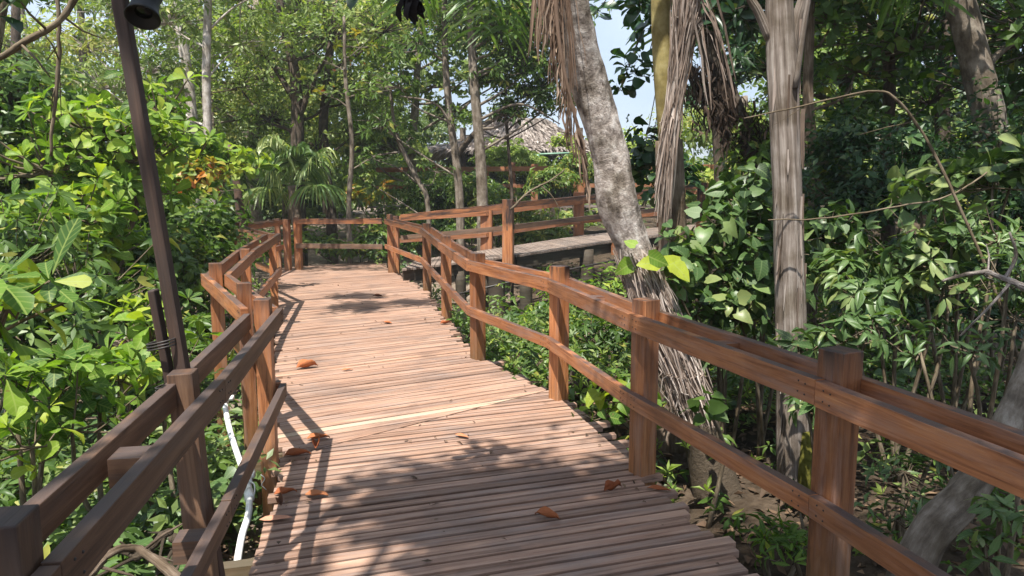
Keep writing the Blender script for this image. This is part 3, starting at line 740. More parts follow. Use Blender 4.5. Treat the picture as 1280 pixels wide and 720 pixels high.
# ================================================================== FALLEN LEAVES
def fallen(px, py, L, W, yaw, tint, curl, label, z=.006):
    p = G(px, py, z); n = 7; V = []; F = []
    for i in range(n):
        t = i / (n - 1); w = W * .5 * math.sin(math.pi * min(1, t * .86 + .1)) ** .8 * (1 if 0 < i < n - 1 else .12)
        for s in (-1, -.5, 0, .5, 1):
            V.append((w * s * (1 - .25 * curl * abs(s)), L * (t - .5), curl * (abs(s) ** 1.6) * w * .9 + .012 * curl * math.sin(t * 3.1) + .01 * curl * math.cos(t * 7 + s)))
    F = [[i * 5 + j, i * 5 + j + 1, (i + 1) * 5 + j + 1, (i + 1) * 5 + j] for i in range(n - 1) for j in range(4)]
    c, s = math.cos(R(yaw)), math.sin(R(yaw))
    V = [(p[0] + x * c - y * s, p[1] + x * s + y * c, p[2] + zz + .004) for x, y, zz in V]
    mb = MB(); mb.add(V, F, None, tint, smooth=True)
    o = mb.build("fallen_leaf", M_fall, origin=p)
    m = o.modifiers.new("thick", 'SOLIDIFY'); m.thickness = .0015
    tag(o, label, "leaf", "fallen leaves on the boardwalk")
fallen(384, 460, .20, .11, -62, .62, 1.3, "big curled orange leaf alone on the sunlit planks by the left railing")
fallen(398, 549, .15, .07, -78, .60, .8, "orange leaf lying across the end of the railing's shadow")
fallen(395, 560, .10, .09, 10, .25, 1.5, "dark cupped leaf just below the orange one in the railing's shadow")
fallen(372, 570, .16, .08, -75, .45, .9, "brown flat leaf in the dark gap beside the left post")
fallen(396, 620, .13, .07, -95, .72, .5, "pinkish leaf at the shade edge near the left railing")
fallen(357, 618, .12, .06, -70, .40, .9, "brown leaf at the left deck edge nearest the white valve")
fallen(349, 631, .09, .05, 30, .02, 1.4, "small dark shrivelled leaf at the left deck edge")
fallen(577, 546, .12, .045, 55, .80, .4, "pale pink slender leaf in the middle of the sunlit deck")
fallen(684, 648, .14, .065, 62, .50, 1.1, "reddish folded leaf on the shaded foreground planks")
fallen(766, 614, .12, .06, -60, .30, 1.6, "dark red curled leaf near the right deck edge")
fallen(824, 613, .13, .05, 70, .40, .5, "flat red leaf right beside the base of the right post")
fallen(557, 405, .14, .08, -70, .36, .9, "small red leaf far along the right deck edge by a post")
fallen(484, 404, .14, .07, 60, .55, .5, "tiny tan leaf in the middle of the far deck")
fallen(472, 371, .16, .09, 80, .05, .8, "dark leaf specks farthest along the deck")
fallen(434, 463, .10, .05, -80, .75, .4, "little pink leaf just right of the big orange leaf")
fallen(345, 649, .16, .06, -80, 1.0, .2, "pale bleached leaf at the plank ends above the pipe")

mb = MB(); n = 170
yy = rng.uniform(1.8, 13, n); e = rng.random(n); e = np.where(e < .35, e * .25, np.where(e > .65, 1 - (1 - e) * .25, e))
xx = np.interp(yy, LEFT[:, 1], LEFT[:, 0]); xr_ = np.interp(yy, RIGHT[:, 1], RIGHT[:, 0]); xx = xx + (xr_ - xx) * (.03 + .94 * e); aa = rng.uniform(0, 6.28, n)
add_leaves(mb, np.stack([xx, yy, np.full(n, .012)], -1), np.stack([np.cos(aa), np.sin(aa), rng.normal(0, .1, n)], -1), np.tile([[0, 0, 1.0]], (n, 1)), rng.uniform(.015, .06, n), rng.uniform(.006, .025, n), 'lo', rng.beta(2, 2, n))
mb.build("leaf_debris", M_litter, kind="stuff")
# ================================================================== PLANTS
def bush(name, label, cat, base, clumps, style, mat, n=60, tint=.5, scale=1.0, group=None, stem_r=.018, bark='twig', twigs=True, up=.5, fol="foliage", tj=.15, root=None):
    """a shrub: stems from the ground to each clump, twigs to each whorl of leaves"""
    base = np.array([base[0], base[1], gnd(base[0], base[1])])
    t = thing(name, label, cat, base, group)
    lf = MB(); st = MB()
    for c, r in clumps:
        c = np.asarray(c, float); rr_ = np.broadcast_to(np.asarray(r, float), (3,))
        q, ax = clump_points(c, rr_, max(3, int(n * float(np.prod(rr_)) ** (2 / 3) / .25)), up)
        q[:, 2] = np.maximum(q[:, 2], gz(q[:, 0], q[:, 1]) + .05)
        rosettes(lf, q, ax, STY[style], np.clip(tint + rng.normal(0, tj, len(q)) , 0, 1), 0, scale)
        m = base + (c - base) * .55 + np.array([(base - c)[0] * .12, 0, .05]) + rng.normal(0, .05, 3)
        if root is not None: m = np.asarray(root) * .5 + c * .5 + rng.normal(0, .08, 3)
        tube(st, curve([base + rng.normal(0, .03, 3) * (1, 1, 0) - (0, 0, .05) if root is None else root, m, c], 8), np.linspace(stem_r, stem_r * .5, 8), 6, rough=.08)
        if twigs:
            for i in rng.permutation(len(q))[:70]:
                mid = c + (q[i] - c) * .5 + (0, 0, -.04)
                tube(st, [c, mid, q[i]], [stem_r * .4, stem_r * .28, stem_r * .18], 4, cap=False)
    st.build("stem", BK[bark], t, origin=base)
    lf.build(fol, LM[mat], t, origin=base)
    return t

def tree(label, path, radii, bark, clumps, style, mat, n=60, tint=.5, scale=1.0, group=None, seg=10, rough=.05, name="tree", cat="tree", limbs=True, npts=26, up=.35, extra=None, twigs=True, limb_r=.3):
    path = np.asarray(path, float); base = path[0].copy()
    t = thing(name, label, cat, base, group)
    tr = MB(); pts = curve(path, npts); rad = np.interp(np.linspace(0, 1, npts), np.linspace(0, 1, len(radii)), radii)
    tube(tr, pts, rad, seg, rough=rough)
    if extra:
        for e, r in extra: tube(tr, curve(e, 14), np.linspace(r[0], r[1], 14), 7, rough=.06)
    cr = MB()
    for c, r in clumps:
        c = np.asarray(c, float); rr_ = np.broadcast_to(np.asarray(r, float), (3,))
        q, ax = clump_points(c, rr_, max(4, int(n * float(np.prod(rr_)) ** (2 / 3))), up)
        rosettes(cr, q, ax, STY[style], np.clip(tint + rng.normal(0, .15) + rng.normal(0, .08, len(q)), 0, 1), 0, scale)
        if limbs:
            dz = pts[:, 2] - (c[2] - .6 * np.linalg.norm((pts - c)[:, :2], axis=1)); i = int(np.argmin(np.abs(dz))); a = pts[i]
            r0 = min(rad[i] * .6, max(.02, rad[0] * limb_r))
            mid = (a + c) / 2 + np.array([0, 0, -.12 * np.linalg.norm(c - a) * random.uniform(-.3, 1)]) + rng.normal(0, .08, 3)
            tube(tr, curve([a, mid, c], 9), np.linspace(r0, r0 * .4, 9), 6, rough=.06)
            if twigs:
                for k in rng.permutation(len(q))[:45]:
                    tube(tr, [c, c + (q[k] - c) * .5 + rng.normal(0, .04, 3), q[k]], [r0 * .35, r0 * .22, r0 * .12], 4, cap=False)
    tr.build("trunk", BK[bark] if isinstance(bark, str) else bark, t, origin=base)
    if clumps: cr.build("crown", LM[mat], t, origin=base)
    return t

def ribbons(mb, paths, w, tint, mat=0):
    """long narrow strips, each along its own path (n, m, 3)"""
    paths = np.asarray(paths, float); n, m, _ = paths.shape
    T = nrm(np.gradient(paths, axis=1)); ref = nrm(rng.normal(size=(n, 1, 3))); S = nrm(np.cross(T, ref))
    ww = np.broadcast_to(w, (n,))[:, None, None] * np.concatenate([np.full(m - 1, 1.0), [.25]])[None, :, None] * .5
    V = np.stack([paths - S * ww, paths + S * ww], 2).reshape(n, m * 2, 3)
    q = np.array([[2 * i, 2 * i + 1, 2 * i + 3, 2 * i + 2] for i in range(m - 1)])
    F = (q[None] + (np.arange(n) * m * 2)[:, None, None]).reshape(-1, 4)
    mb.add(V.reshape(-1, 3), F, None, np.repeat(np.broadcast_to(tint, (n,)), m - 1), mat, smooth=True)

# ------------------------------------------------------------------ undergrowth (uncountable)
def corridor(x, y):
    """True where a walkway stands"""
    xl = np.interp(y, LEFT[:, 1], LEFT[:, 0]); xr = np.interp(y, RIGHT[:, 1], RIGHT[:, 0])
    main = (x > xl - .15) & (x < xr + .1) & (y < 15.6) & (y > -1)
    return main
def under_ramp(x, y):
    yf = np.interp(x, RF[:, 0], RF[:, 1]); return (x > -2.2) & (x < 8.2) & (y > yf - .2) & (y < yf + 2.2)
def make_undergrowth():
    mb = MB()
    n = 16800
    x = rng.uniform(-15, 14, n); y = rng.uniform(1.2, 24, n); x[12000:15000] = rng.uniform(-.6, 5, 3000); y[12000:15000] = rng.uniform(7.5, 16, 3000); y = 1.2 + (y - 1.2) * rng.uniform(.3, 1, n); x[15000:] = rng.uniform(-5, -1.55, 1800); y[15000:] = rng.uniform(1.7, 7, 1800)
    pat = np.sin(x * 1.3 + 2) * np.cos(y * 1.1) + np.sin(x * .5 - y * .7)
    ok = ~corridor(x, y) & (rng.random(n) < np.where(x < 0, .75, .6) * (.6 + .3 * pat))
    ok &= ~((x < -.9) & (x > -1.75) & (y < 4.2)) | (rng.random(n) < .12)
    ok &= ~((x > .8) & (y < 6.5)) | (rng.random(n) < .4)
    x, y = x[ok], y[ok]; z = gz(x, y)
    h = rng.uniform(.05, .45, len(x)) + .25 * (y > 6) + .5 * rng.random(len(x)) * (y > 8)
    h = np.where(under_ramp(x, y), np.minimum(h, .5), h)
    C = np.stack([x, y, z + h], -1); A = nrm(np.stack([rng.normal(0, .3, len(x)), rng.normal(0, .3, len(x)) - .15, np.ones(len(x))], -1))
    k = rng.random(len(x))
    k = np.clip(k * .55 + .45 * (.5 + .5 * np.sin(x * .9 + y * .6 + 1)), 0, 1)
    for mi, lo, hi, stl, ti in ((2, 0, .3, 'weed', .5), (0, .3, .55, 'palmate_near', .45), (1, .55, .8, 'small', .5), (3, .8, 1.01, 'round', .5)):
        s = (k >= lo) & (k < hi)
        rosettes(mb, C[s], A[s], STY[stl], ti, mi, .85)
        c2 = C[s] + rng.normal(0, .14, C[s].shape); c2[:, 2] = np.maximum(c2[:, 2] - .1, gz(c2[:, 0], c2[:, 1]) + .03)
        rosettes(mb, c2, A[s], STY[stl], ti - .1, mi, .7)
    mb.build("undergrowth", [LM['mid'], LM['olive'], LM['bright'], LM['gloss']], kind="stuff")
    # dead leaves on the soil
    mb = MB(); n = 26000
    x = rng.uniform(-7, 9, n); y = rng.uniform(1, 16, n); ok = ~corridor(x, y); x, y = x[ok], y[ok]; n = len(x)
    O = np.stack([x, y, gz(x, y) + rng.uniform(.005, .05, n)], -1); a = rng.uniform(0, 6.28, n)
    Y = np.stack([np.cos(a), np.sin(a), rng.normal(0, .25, n)], -1); Z = nrm(np.stack([rng.normal(0, .35, n), rng.normal(0, .35, n), np.ones(n)], -1))
    add_leaves(mb, O, Y, Z, rng.uniform(.05, .14, n), rng.uniform(.025, .065, n), 'lo', rng.beta(2, 2, n))
    mb.build("leaf_litter", M_litter, kind="stuff")
make_undergrowth()

# ------------------------------------------------------------------ far woodland that reads as one mass
def make_woodland():
    mb = MB(); tk = MB()
    for i in range(230):
        Yd = random.uniform(25, 44); px = random.uniform(-260, 1540)
        x = (px - 640) / FPX * Yd
        gapc = abs(px - 785) < 45 or (hut_gap(px) and Yd < 35)
        zmax = 1.65 + (236 - 165) / FPX * Yd if abs(px - 785) < 45 else (1.2 if hut_gap(px) and Yd < 35 else random.choice([6, 9, 12, 15]))
        z = random.uniform(0, zmax)
        r = random.uniform(1.1, 2.4) * (.5 if gapc else 1)
        if z + r > zmax and gapc: z = max(0, zmax - r)
        if abs(px - 785) < 75 and not gapc and z > 4: continue
        q, ax = clump_points(np.array([x, Yd, z]), (r, r, r * .75), int(46 * r * r), .3)
        rosettes(mb, q, ax, STY[random.choice(['almond_far', 'round_far', 'palmate'])], random.gauss(.5, .18), 0, 1.5)
    for px in list(range(60, 560, 9)) + list(range(835, 1400, 9)):
        Yd = random.uniform(19.5, 25); x = (px - 640) / FPX * Yd; z = random.uniform(.6, 5.8 if px < 500 else 4.2)
        if px > 500 and px < 800 and z > 1: z = .6
        q, ax = clump_points(np.array([x, Yd, z]), (1.0, .8, .8), 60, .3)
        rosettes(mb, q, ax, STY[random.choice(['palmate', 'round_far', 'small'])], random.gauss(.55, .18), 0, 1.15)
    for px in range(-300, 1600, 14):
        Yd = random.uniform(33, 40); x = (px - 640) / FPX * Yd; z = random.uniform(.8, 2.6)
        q, ax = clump_points(np.array([x, Yd, z]), (1.5, 1.2, 1.5), 150, .3)
        rosettes(mb, q, ax, STY['round_far'], random.gauss(.4, .15), 0, 1.6)
    for i in range(46):
        Yd = random.uniform(24, 40); px = random.uniform(-200, 1500)
        if abs(px - 785) < 70 or hut_gap(px): continue
        x = (px - 640) / FPX * Yd; l = random.uniform(-1.2, 1.2)
        tube(tk, curve([(x, Yd, gnd(x, Yd) - .2), (x + l * .3, Yd, 5), (x + l, Yd, 13)], 8), np.linspace(random.uniform(.1, .22), .05, 8), 7, mat=1)
        mb.v += [v for v in tk.v]; F = tk
        for L_, S_, U_, T_, M_, Q_ in zip(tk.loops, tk.sizes, tk.uv, tk.tint, tk.mat, tk.sm):
            mb.loops.append(L_ + mb.n); mb.sizes.append(S_); mb.uv.append(U_); mb.tint.append(T_); mb.mat.append(M_); mb.sm.append(Q_)
        mb.n += tk.n; tk = MB()
    mb.build("woodland", [LM['olive'], BK['grey']], kind="stuff")
def hut_gap(px): return 560 < px < 735
make_woodland()

# ------------------------------------------------------------------ LEFT: shrubs
A_ = 'shrubs left of the boardwalk'
t = bush("almond_seedling", "large glossy yellow-green leaf whorl closest to the camera at the left edge", "plant", (-2.15, 2.45), [(P(8, 385, 2.25), .05)], 'almond', 'bright', 0, .7)
lf = MB(); st_ = MB(); b0 = np.array(t.location)
for (px, py, Yd, k, sc, ax) in ((62, 352, 2.25, 9, 1.0, (.1, -.5, .85)), (-6, 352, 2.1, 8, 1.05, (.2, -.5, .8)), (95, 372, 2.35, 6, .7, (.3, -.3, .9))):
    s = dict(STY['almond']); s.update(k=k, el=(-.05, .65), fill=1, L=.165, W=.078, droop=.05)
    c = P(px, py, Yd); rosettes(lf, [c], [ax], s, .42, 0, sc)
    hub = P(-60, 470, 2.35); tube(st_, curve([hub, (hub + c) / 2 + (-.03, 0, .02), c], 9), np.linspace(.008, .005, 9), 6)
tube(st_, curve([b0, P(-80, 600, 2.4), P(-60, 470, 2.35)], 9), np.linspace(.013, .009, 9), 6)
lf.build("foliage", LM['bright'], t, origin=b0); st_.build("stem", BK['twig'], t, origin=b0)
for o in list(t.children):
    if len(o.data.polygons) < 120 and o.name.startswith(("foliage",)): bpy.data.objects.remove(o)
bush("almond_shrub", "bright lime leaved shrub low beside the foot of the leaning pole", "shrub", (-2.0, 4.1), [(P(190, 425, 4.4), (.34, .3, .3)), (P(150, 470, 4.2), (.3, .3, .28)), (P(215, 470, 4.5), .26)], 'almond', 'bright', 21, .62, .75, A_)
bush("almond_shrub", "bright round leaved shrub at the photo's left edge above the near rail", "shrub", (-2.45, 3.5), [(P(20, 500, 3.5), (.36, .3, .3)), (P(75, 490, 3.7), (.32, .3, .3)), (P(40, 560, 3.3), .3)], 'almond', 'bright', 20, .6, .8, A_)
bush("almond_shrub", "leafy pale green shrub just above the slanting left rail", "shrub", (-2.2, 3.9), [(P(125, 505, 3.8), (.34, .3, .26)), (P(150, 475, 4.0), .24), (P(90, 540, 3.6), .28)], 'almond', 'bright', 20, .55, .7, A_)
bush("almond_shrub", "tall shrub with sunlit apple-green top behind the large leaf whorl", "shrub", (-4.4, 6.8), [(P(100, 275, 6.7), (.5, .4, .35)), (P(60, 300, 6.6), .4), (P(130, 320, 6.8), .4)], 'almond', 'bright', 40, .6, .9, A_)
bush("almond_shrub", "dark shrub filling the left edge below the tall sunlit one", "shrub", (-4.2, 5.6), [(P(20, 330, 5.6), .55), (P(100, 385, 5.5), .5), (P(30, 430, 5.2), .5), (P(150, 400, 5.6), .4)], 'palmate_near', 'mid', 70, .38, 1.0, A_)
bush("broadleaf_shrub", "dense dark shrub in the middle of the left bank right of the pole", "shrub", (-4.3, 8.6), [(P(235, 370, 8.4), .6), (P(205, 330, 8.6), .7), (P(255, 420, 8.0), .45), (P(160, 340, 8.2), .7)], 'round_far', 'mid', 80, .4, .8, A_)
bush("broadleaf_shrub", "mid green bush with dappled light low behind the left railing posts", "shrub", (-4.0, 7.2), [(P(240, 440, 6.9), .4), (P(215, 490, 6.2), .4), (P(265, 470, 6.6), .3)], 'palmate_near', 'mid', 70, .5, .9, A_)
bush("almond_tree", "young tree with bright yellow-green leaves crossing behind the leaning pole", "tree", (-4.5, 7.8), [(P(120, 170, 7.6), (.75, .5, .5)), (P(185, 195, 7.6), (.6, .5, .5)), (P(60, 215, 7.4), (.7, .5, .5)), (P(200, 145, 7.9), .4), (P(150, 240, 7.6), (.7, .5, .4))], 'almond', 'bright', 34, .62, .85, A_, stem_r=.04)
bush("almond_tree", "shaded green tree at the far left edge under the bare branch", "tree", (-6.6, 8.6), [(P(10, 150, 8.4), .8), (P(30, 250, 8.4), .9), (P(-30, 220, 8.2), .9), (P(80, 320, 8.6), .7), ((-3.6, 6.9, 8.0), (.6, .5, .2)), ((-3.9, 7.9, 8.1), (.7, .4, .2)), ((-2.9, 7.3, 8.2), (.5, .4, .2))], 'small', 'mid', 100, .42, 1.25, A_, stem_r=.05)
bush("autumn_shrub", "shrub with orange and red leaf tips above the left railing's bend", "shrub", (-4.8, 11.0), [(P(258, 235, 11.0), (.4, .3, .28)), (P(240, 222, 11), .25)], 'almond', 'autumn', 60, .36, .85, A_, tj=.3)
bush("almond_tree", "yellowish leaved tree whose sunlit sprays reach the slim pole", "tree", (-5.2, 11.6), [(P(215, 215, 11.4), (.7, .5, .4)), (P(285, 210, 11.6), (.5, .4, .3)), (P(245, 195, 11.6), (.6, .4, .4)), (P(180, 240, 11.2), (.7, .5, .4))], 'almond', 'bright', 46, .75, 1.0, A_, stem_r=.04)
bush("broadleaf_shrub", "dark bush directly under the orange tipped shrub", "shrub", (-5.0, 10.2), [(P(230, 300, 9.8), .7), (P(200, 290, 9.8), .6), (P(270, 320, 9.6), .45)], 'small', 'mid', 100, .4, 1.2, A_)
bush("yellow_tip_shrub", "shrub with a few pale yellow leaves behind the far end railing", "shrub", (-3.0, 17.6), [(P(445, 248, 17.4), .3), (P(480, 240, 17.6), .2)], 'palmate_near', 'autumn', 34, .42, 1.6, A_)
bush("broadleaf_shrub", "low sunlit green bush behind the bars of the far end railing", "shrub", (-3.4, 16.9), [(P(390, 310, 16.6), (.8, .5, .4)), (P(450, 315, 16.8), (.7, .5, .4)), (P(470, 300, 17), .5)], 'palmate_near', 'mid', 60, .6, 1.3, A_)

# fan palms
def fan_palm(label, base, heart, nf, size, mat='palm', trunk_r=.1, tint=.5):
    base = np.array([base[0], base[1], gnd(base[0], base[1])]); heart = np.asarray(heart, float)
    t = thing("fan_palm", label, "palm", base)
    tk = MB(); tube(tk, curve([base, (base + heart) / 2 + (.05, 0, 0), heart], 10), np.linspace(trunk_r, trunk_r * .8, 10), 9, rough=.08); tk.build("trunk", BK['palm'], t, origin=base)
    for k in range(nf):
        mb = MB(); az = k * 2.4 + random.uniform(-.3, .3); el = random.uniform(.0, 1.4)
        d = np.array([math.cos(az) * math.cos(el), math.sin(az) * math.cos(el), math.sin(el)])
        pl = size * random.uniform(.5, .8); hub = heart + d * pl + (0, 0, -.10 * pl * math.cos(el))
        tube(mb, curve([heart, heart + d * pl * .5 + (0, 0, .05), hub], 6), np.linspace(.02, .01, 6), 5, tint=.6)
        sx = nrm(np.cross(d, (0, 0, 1.0))); paths = []
        for j in range(34):
            a = (j / 33 - .5) * 4.2
            q = d * math.cos(a) + sx * math.sin(a); q = nrm(q + (0, 0, .1))
            L = size * (1.0 - .12 * abs(a)) * random.uniform(.9, 1.05)
            ts = np.linspace(0, 1, 6)
            paths.append([hub + q * L * s_ * (1 - .2 * s_) + np.array([0, 0, -.62 * L * s_ ** 2.4]) for s_ in ts])
        ribbons(mb, paths, size * .034, np.clip(tint + rng.normal(0, .16, len(paths)) + random.uniform(-.35, .25), 0, 1))
        mb.build("frond", LM[mat], t, origin=base)
    return t
fan_palm("drooping fan palm with long sunlit leaf strips beside the far deck corner", (-4.9, 17.0), P(365, 232, 17), 12, 1.15, tint=.66, trunk_r=.13)
fan_palm("upright darker fan palm behind the pale trunk left of the drooping palm", (-7.1, 18.0), P(262, 222, 18), 12, 1.2, tint=.3)

# ------------------------------------------------------------------ LEFT / CENTRE: trees behind
B_ = 'trees behind the boardwalk'
def col_tree(label, pxs, Yd, r0, r1, bark, crown, style, mat, n=34, tint=.5, scale=1.0, extra=None, rough=.05, limb_r=.28):
    """pxs: [(px, py), ...] from low to high; stands on the ground below the first point"""
    pp = [P(x, y, Yd) for x, y in pxs]
    g = gnd(pp[0][0], Yd); base = np.array([pp[0][0], Yd, g - .1])
    cl = [(P(x, y, Yd + dy), (r, r, r * .72)) for (x, y, dy, r) in crown]
    return tree(label, [base] + pp, [r0, r0 * .95, (r0 + r1) / 2, r1], bark, cl, style, mat, n, tint, scale, B_, extra=extra, rough=rough, limb_r=limb_r)
col_tree("tall pale straight trunk right of the lamp", [(268, 300), (262, 200), (258, 100), (260, 0), (262, -90)], 14, .085, .06, 'white', [(300, 60, 1, 1.2), (210, 30, .5, 1.1), (330, -10, 0, 1.3), (255, -70, 0, 1.4), (190, 90, 1, .8)], 'palmate', 'olive', 84, .5, 1.0)
col_tree("pale trunk leaning slightly left just right of the lamp", [(246, 230), (238, 120), (226, 40), (217, -20), (205, -90)], 16, .11, .08, 'white', [(160, 20, 1, 1.3), (235, 60, 1.5, 1.0), (110, 60, 1, 1.3), (200, -60, 0, 1.5), (130, 110, .6, .9)], 'palmate', 'olive', 78, .6, 1.0)
col_tree("dark forked tree left of centre with airy olive crown", [(372, 200), (372, 150), (368, 90), (352, 20), (345, -60)], 18, .16, .07, 'dark', [(330, 70, 0, 1.5), (410, 50, 0, 1.5), (370, 0, 1, 1.7), (300, 110, 1, 1.2), (420, 120, .5, 1.1), (340, 150, .5, 1.1)], 'small', 'olive', 70, .42, 1.35, extra=[([P(372, 150, 18), P(395, 95, 18), P(425, 40, 18)], (.09, .04)), ([P(371, 130, 18), P(340, 80, 18), P(310, 50, 18)], (.08, .03))])
col_tree("dark trunk rising beside the drooping fan palm", [(414, 270), (408, 220), (404, 160), (410, 90), (420, 0)], 18.5, .14, .07, 'dark', [(450, 110, 0, 1.2), (480, 40, 0, 1.4), (425, 30, .7, 1.3), (440, 170, 0, .8), (395, 185, .5, .8)], 'small', 'olive', 64, .6, 1.3)
col_tree("slender trunk in front of the hut, left one of the two", [(575, 262), (570, 200), (562, 140), (556, 60), (556, -60)], 16.5, .10, .055, 'grey', [(530, 60, 0, 1.0), (500, 110, 0, .9), (590, 30, 0, 1.0), (545, -20, 0, 1.3), (510, 10, .5, 1.1), (478, 160, .3, .7)], 'palmate', 'mid', 85, .62, 1.0, extra=[([P(568, 165, 16.5), P(545, 130, 16.3), P(500, 120, 16.2)], (.035, .015)), ([P(572, 140, 16.5), P(585, 130, 16.4), P(600, 118, 16.4)], (.03, .012))])
col_tree("thicker trunk in front of the hut, right one of the two", [(603, 255), (600, 190), (594, 120), (590, 60), (586, -60)], 16.0, .13, .07, 'grey', [(640, 40, 0, 1.1), (660, 90, 0, .8), (620, 100, .4, .7), (600, -20, 0, 1.3), (665, 10, 0, 1.2), (690, 130, 0, .45), (635, 145, .2, .45), (665, 118, .1, .55), (700, 95, .2, .6), (650, 60, .3, .9), (690, 40, .3, .9)], 'palmate', 'mid', 150, .5, .95, extra=[([P(598, 150, 16), P(650, 130, 15.8), P(700, 155, 15.7)], (.035, .012)), ([P(592, 95, 16), P(640, 70, 16), P(700, 40, 16)], (.04, .015))])
col_tree("thin forked sapling with bare twigs left of the hut", [(535, 258), (522, 225), (500, 180), (492, 150), (486, 90)], 16.8, .06, .03, 'grey', [(470, 200, 0, .5), (515, 170, 0, .5), (455, 225, 0, .5), (545, 215, 0, .45)], 'palmate', 'mid', 70, .6, .9, extra=[([P(500, 190, 16.8), P(470, 195, 16.6), P(440, 212, 16.5)], (.03, .012)), ([P(496, 172, 16.8), P(475, 150, 16.6), P(462, 140, 16.6)], (.025, .01))])
col_tree("dark branching tree whose bough slants in front of the hut roof", [(640, 250), (636, 190), (632, 120), (640, 40)], 16.2, .04, .025, 'dark', [(700, 90, 0, .7), (640, 70, 0, .75), (668, 118, 0, .5), (612, 100, 0, .55), (712, 128, 0, .4), (634, 134, .1, .42), (676, 140, .1, .3), (590, 150, .2, .4)], 'small', 'mid', 190, .42, 1.1, extra=[([P(568, 200, 19), P(590, 170, 19), P(620, 145, 19), P(650, 135, 19)], (.09, .05))])
col_tree("leafy tree behind the railings left of centre", [(520, 250), (515, 200), (520, 120), (525, 30)], 21, .15, .08, 'grey', [(470, 60, 0, 1.7), (540, 110, 0, 1.4), (500, 190, 0, 1.3), (440, 120, 0, 1.4), (455, 190, 0, 1.1), (560, 30, 0, 1.6), (470, 0, 0, 1.8), (585, 95, 0, 1.0), (618, 30, 0, 1.3), (655, 85, 0, .8), (560, 145, 0, .8), (680, 20, 0, 1.0)], 'almond_far', 'olive', 50, .55, 1.1)
col_tree("broad olive tree at the back between lamp and fan palm", [(320, 250), (318, 180), (322, 90), (320, 0)], 22, .17, .09, 'grey', [(300, 150, 0, 1.6), (350, 100, 0, 1.7), (280, 60, 0, 1.8), (390, 20, 0, 1.9), (330, 200, 0, 1.4), (250, 120, 0, 1.5), (300, 0, 0, 2.0)], 'round_far', 'olive', 38, .5, 1.25)
col_tree("grey-green tree high behind the lamp", [(120, 230), (115, 150), (105, 80), (100, 0)], 20, .16, .08, 'grey', [(110, 60, 0, 1.3), (60, 110, 0, 1.3), (150, 110, 0, 1.2), (20, 60, 0, 1.4), (160, 30, 0, 1.0), (90, -10, 0, 1.6), (-10, 130, 0, 1.5)], 'palmate', 'olive', 70, .6, 1.15)
col_tree("dark tree at the far left back", [(30, 260), (25, 180), (20, 100), (20, 0)], 16, .15, .08, 'dark', [(20, 190, 0, 1.2), (80, 220, 0, 1.0), (-40, 120, 0, 1.4), (50, 260, 0, 1.0), (-20, 260, 0, 1.2)], 'round_far', 'mid', 46, .35, 1.0)

col_tree("thin tree with yellow-green and orange tinged sprays above the fan palm", [(436, 260), (440, 180), (432, 100), (430, 20)], 16.5, .06, .03, 'grey', [(425, 85, 0, .7), (450, 60, 0, .6), (410, 120, 0, .5), (445, 120, .2, .5)], 'almond_far', 'autumn', 26, .3, .8)
# shrubs between the two walkways
C_ = 'shrubs around the raised walkway'
for (lab, px, py, Yd, r, mat, ti) in (
    ("hand-leaved shrub spilling over the upper terrace rail under the thatch", 690, 222, 19.9, .6, 'mid', .7),
    ("leafy shrub between the slender trunks at terrace height", 590, 232, 19.6, .6, 'mid', .55),
    ("sunlit pale green shrub below the hut, under the thatch edge", 640, 195, 23.5, 0.91, 'bright', .5),
    ("shrub with light hand-shaped leaves between the two slender trunks", 625, 255, 18.6, 0.72, 'mid', .75),
    ("bright hand-leaved shrub behind the raised walkway's front post", 670, 288, 18.4, 0.78, 'mid', .85),
    ("small leafy shrub at the orange post right of the hut", 722, 205, 20.8, 0.65, 'mid', .7),
    ("dense shrub left of the slender trunks behind the far deck corner", 540, 285, 17.8, 0.78, 'mid', .45),
    ("dark shrub under the terrace left end", 560, 240, 20.5, 1.17, 'mid', .4)):
    b = P(px, py, Yd)
    bush("hand_leaf_shrub", lab, "shrub", (b[0], Yd), [(b, (r, r * .7, r * .55)), (b + (-.5 * r, .1, -.4 * r), r * .7), (b + (.6 * r, 0, -.3 * r), r * .7)], 'palmate', mat, 80, ti, .95, C_)
bush("fern_patch_shrub", "bright leafy plants in the hollow under the raised walkway", "shrub", (1.6, 11.4), [(P(780, 370, 11.4), (.7, .5, .4)), (P(720, 375, 11.6), (.7, .5, .4)), (P(690, 400, 11), (.5, .4, .3))], 'lance', 'bright', 60, .5, .9, C_)
bush("yellow_green_tree", "yellow-green tree far behind the gap beside the mottled trunk", "tree", (3.6, 22.5), [(P(790, 190, 22.5), (1.0, .8, .7)), (P(820, 220, 22.5), (1.0, .8, .6)), (P(705, 180, 24), .4)], 'round_far', 'bright', 36, .85, 1.0, B_, stem_r=.08)

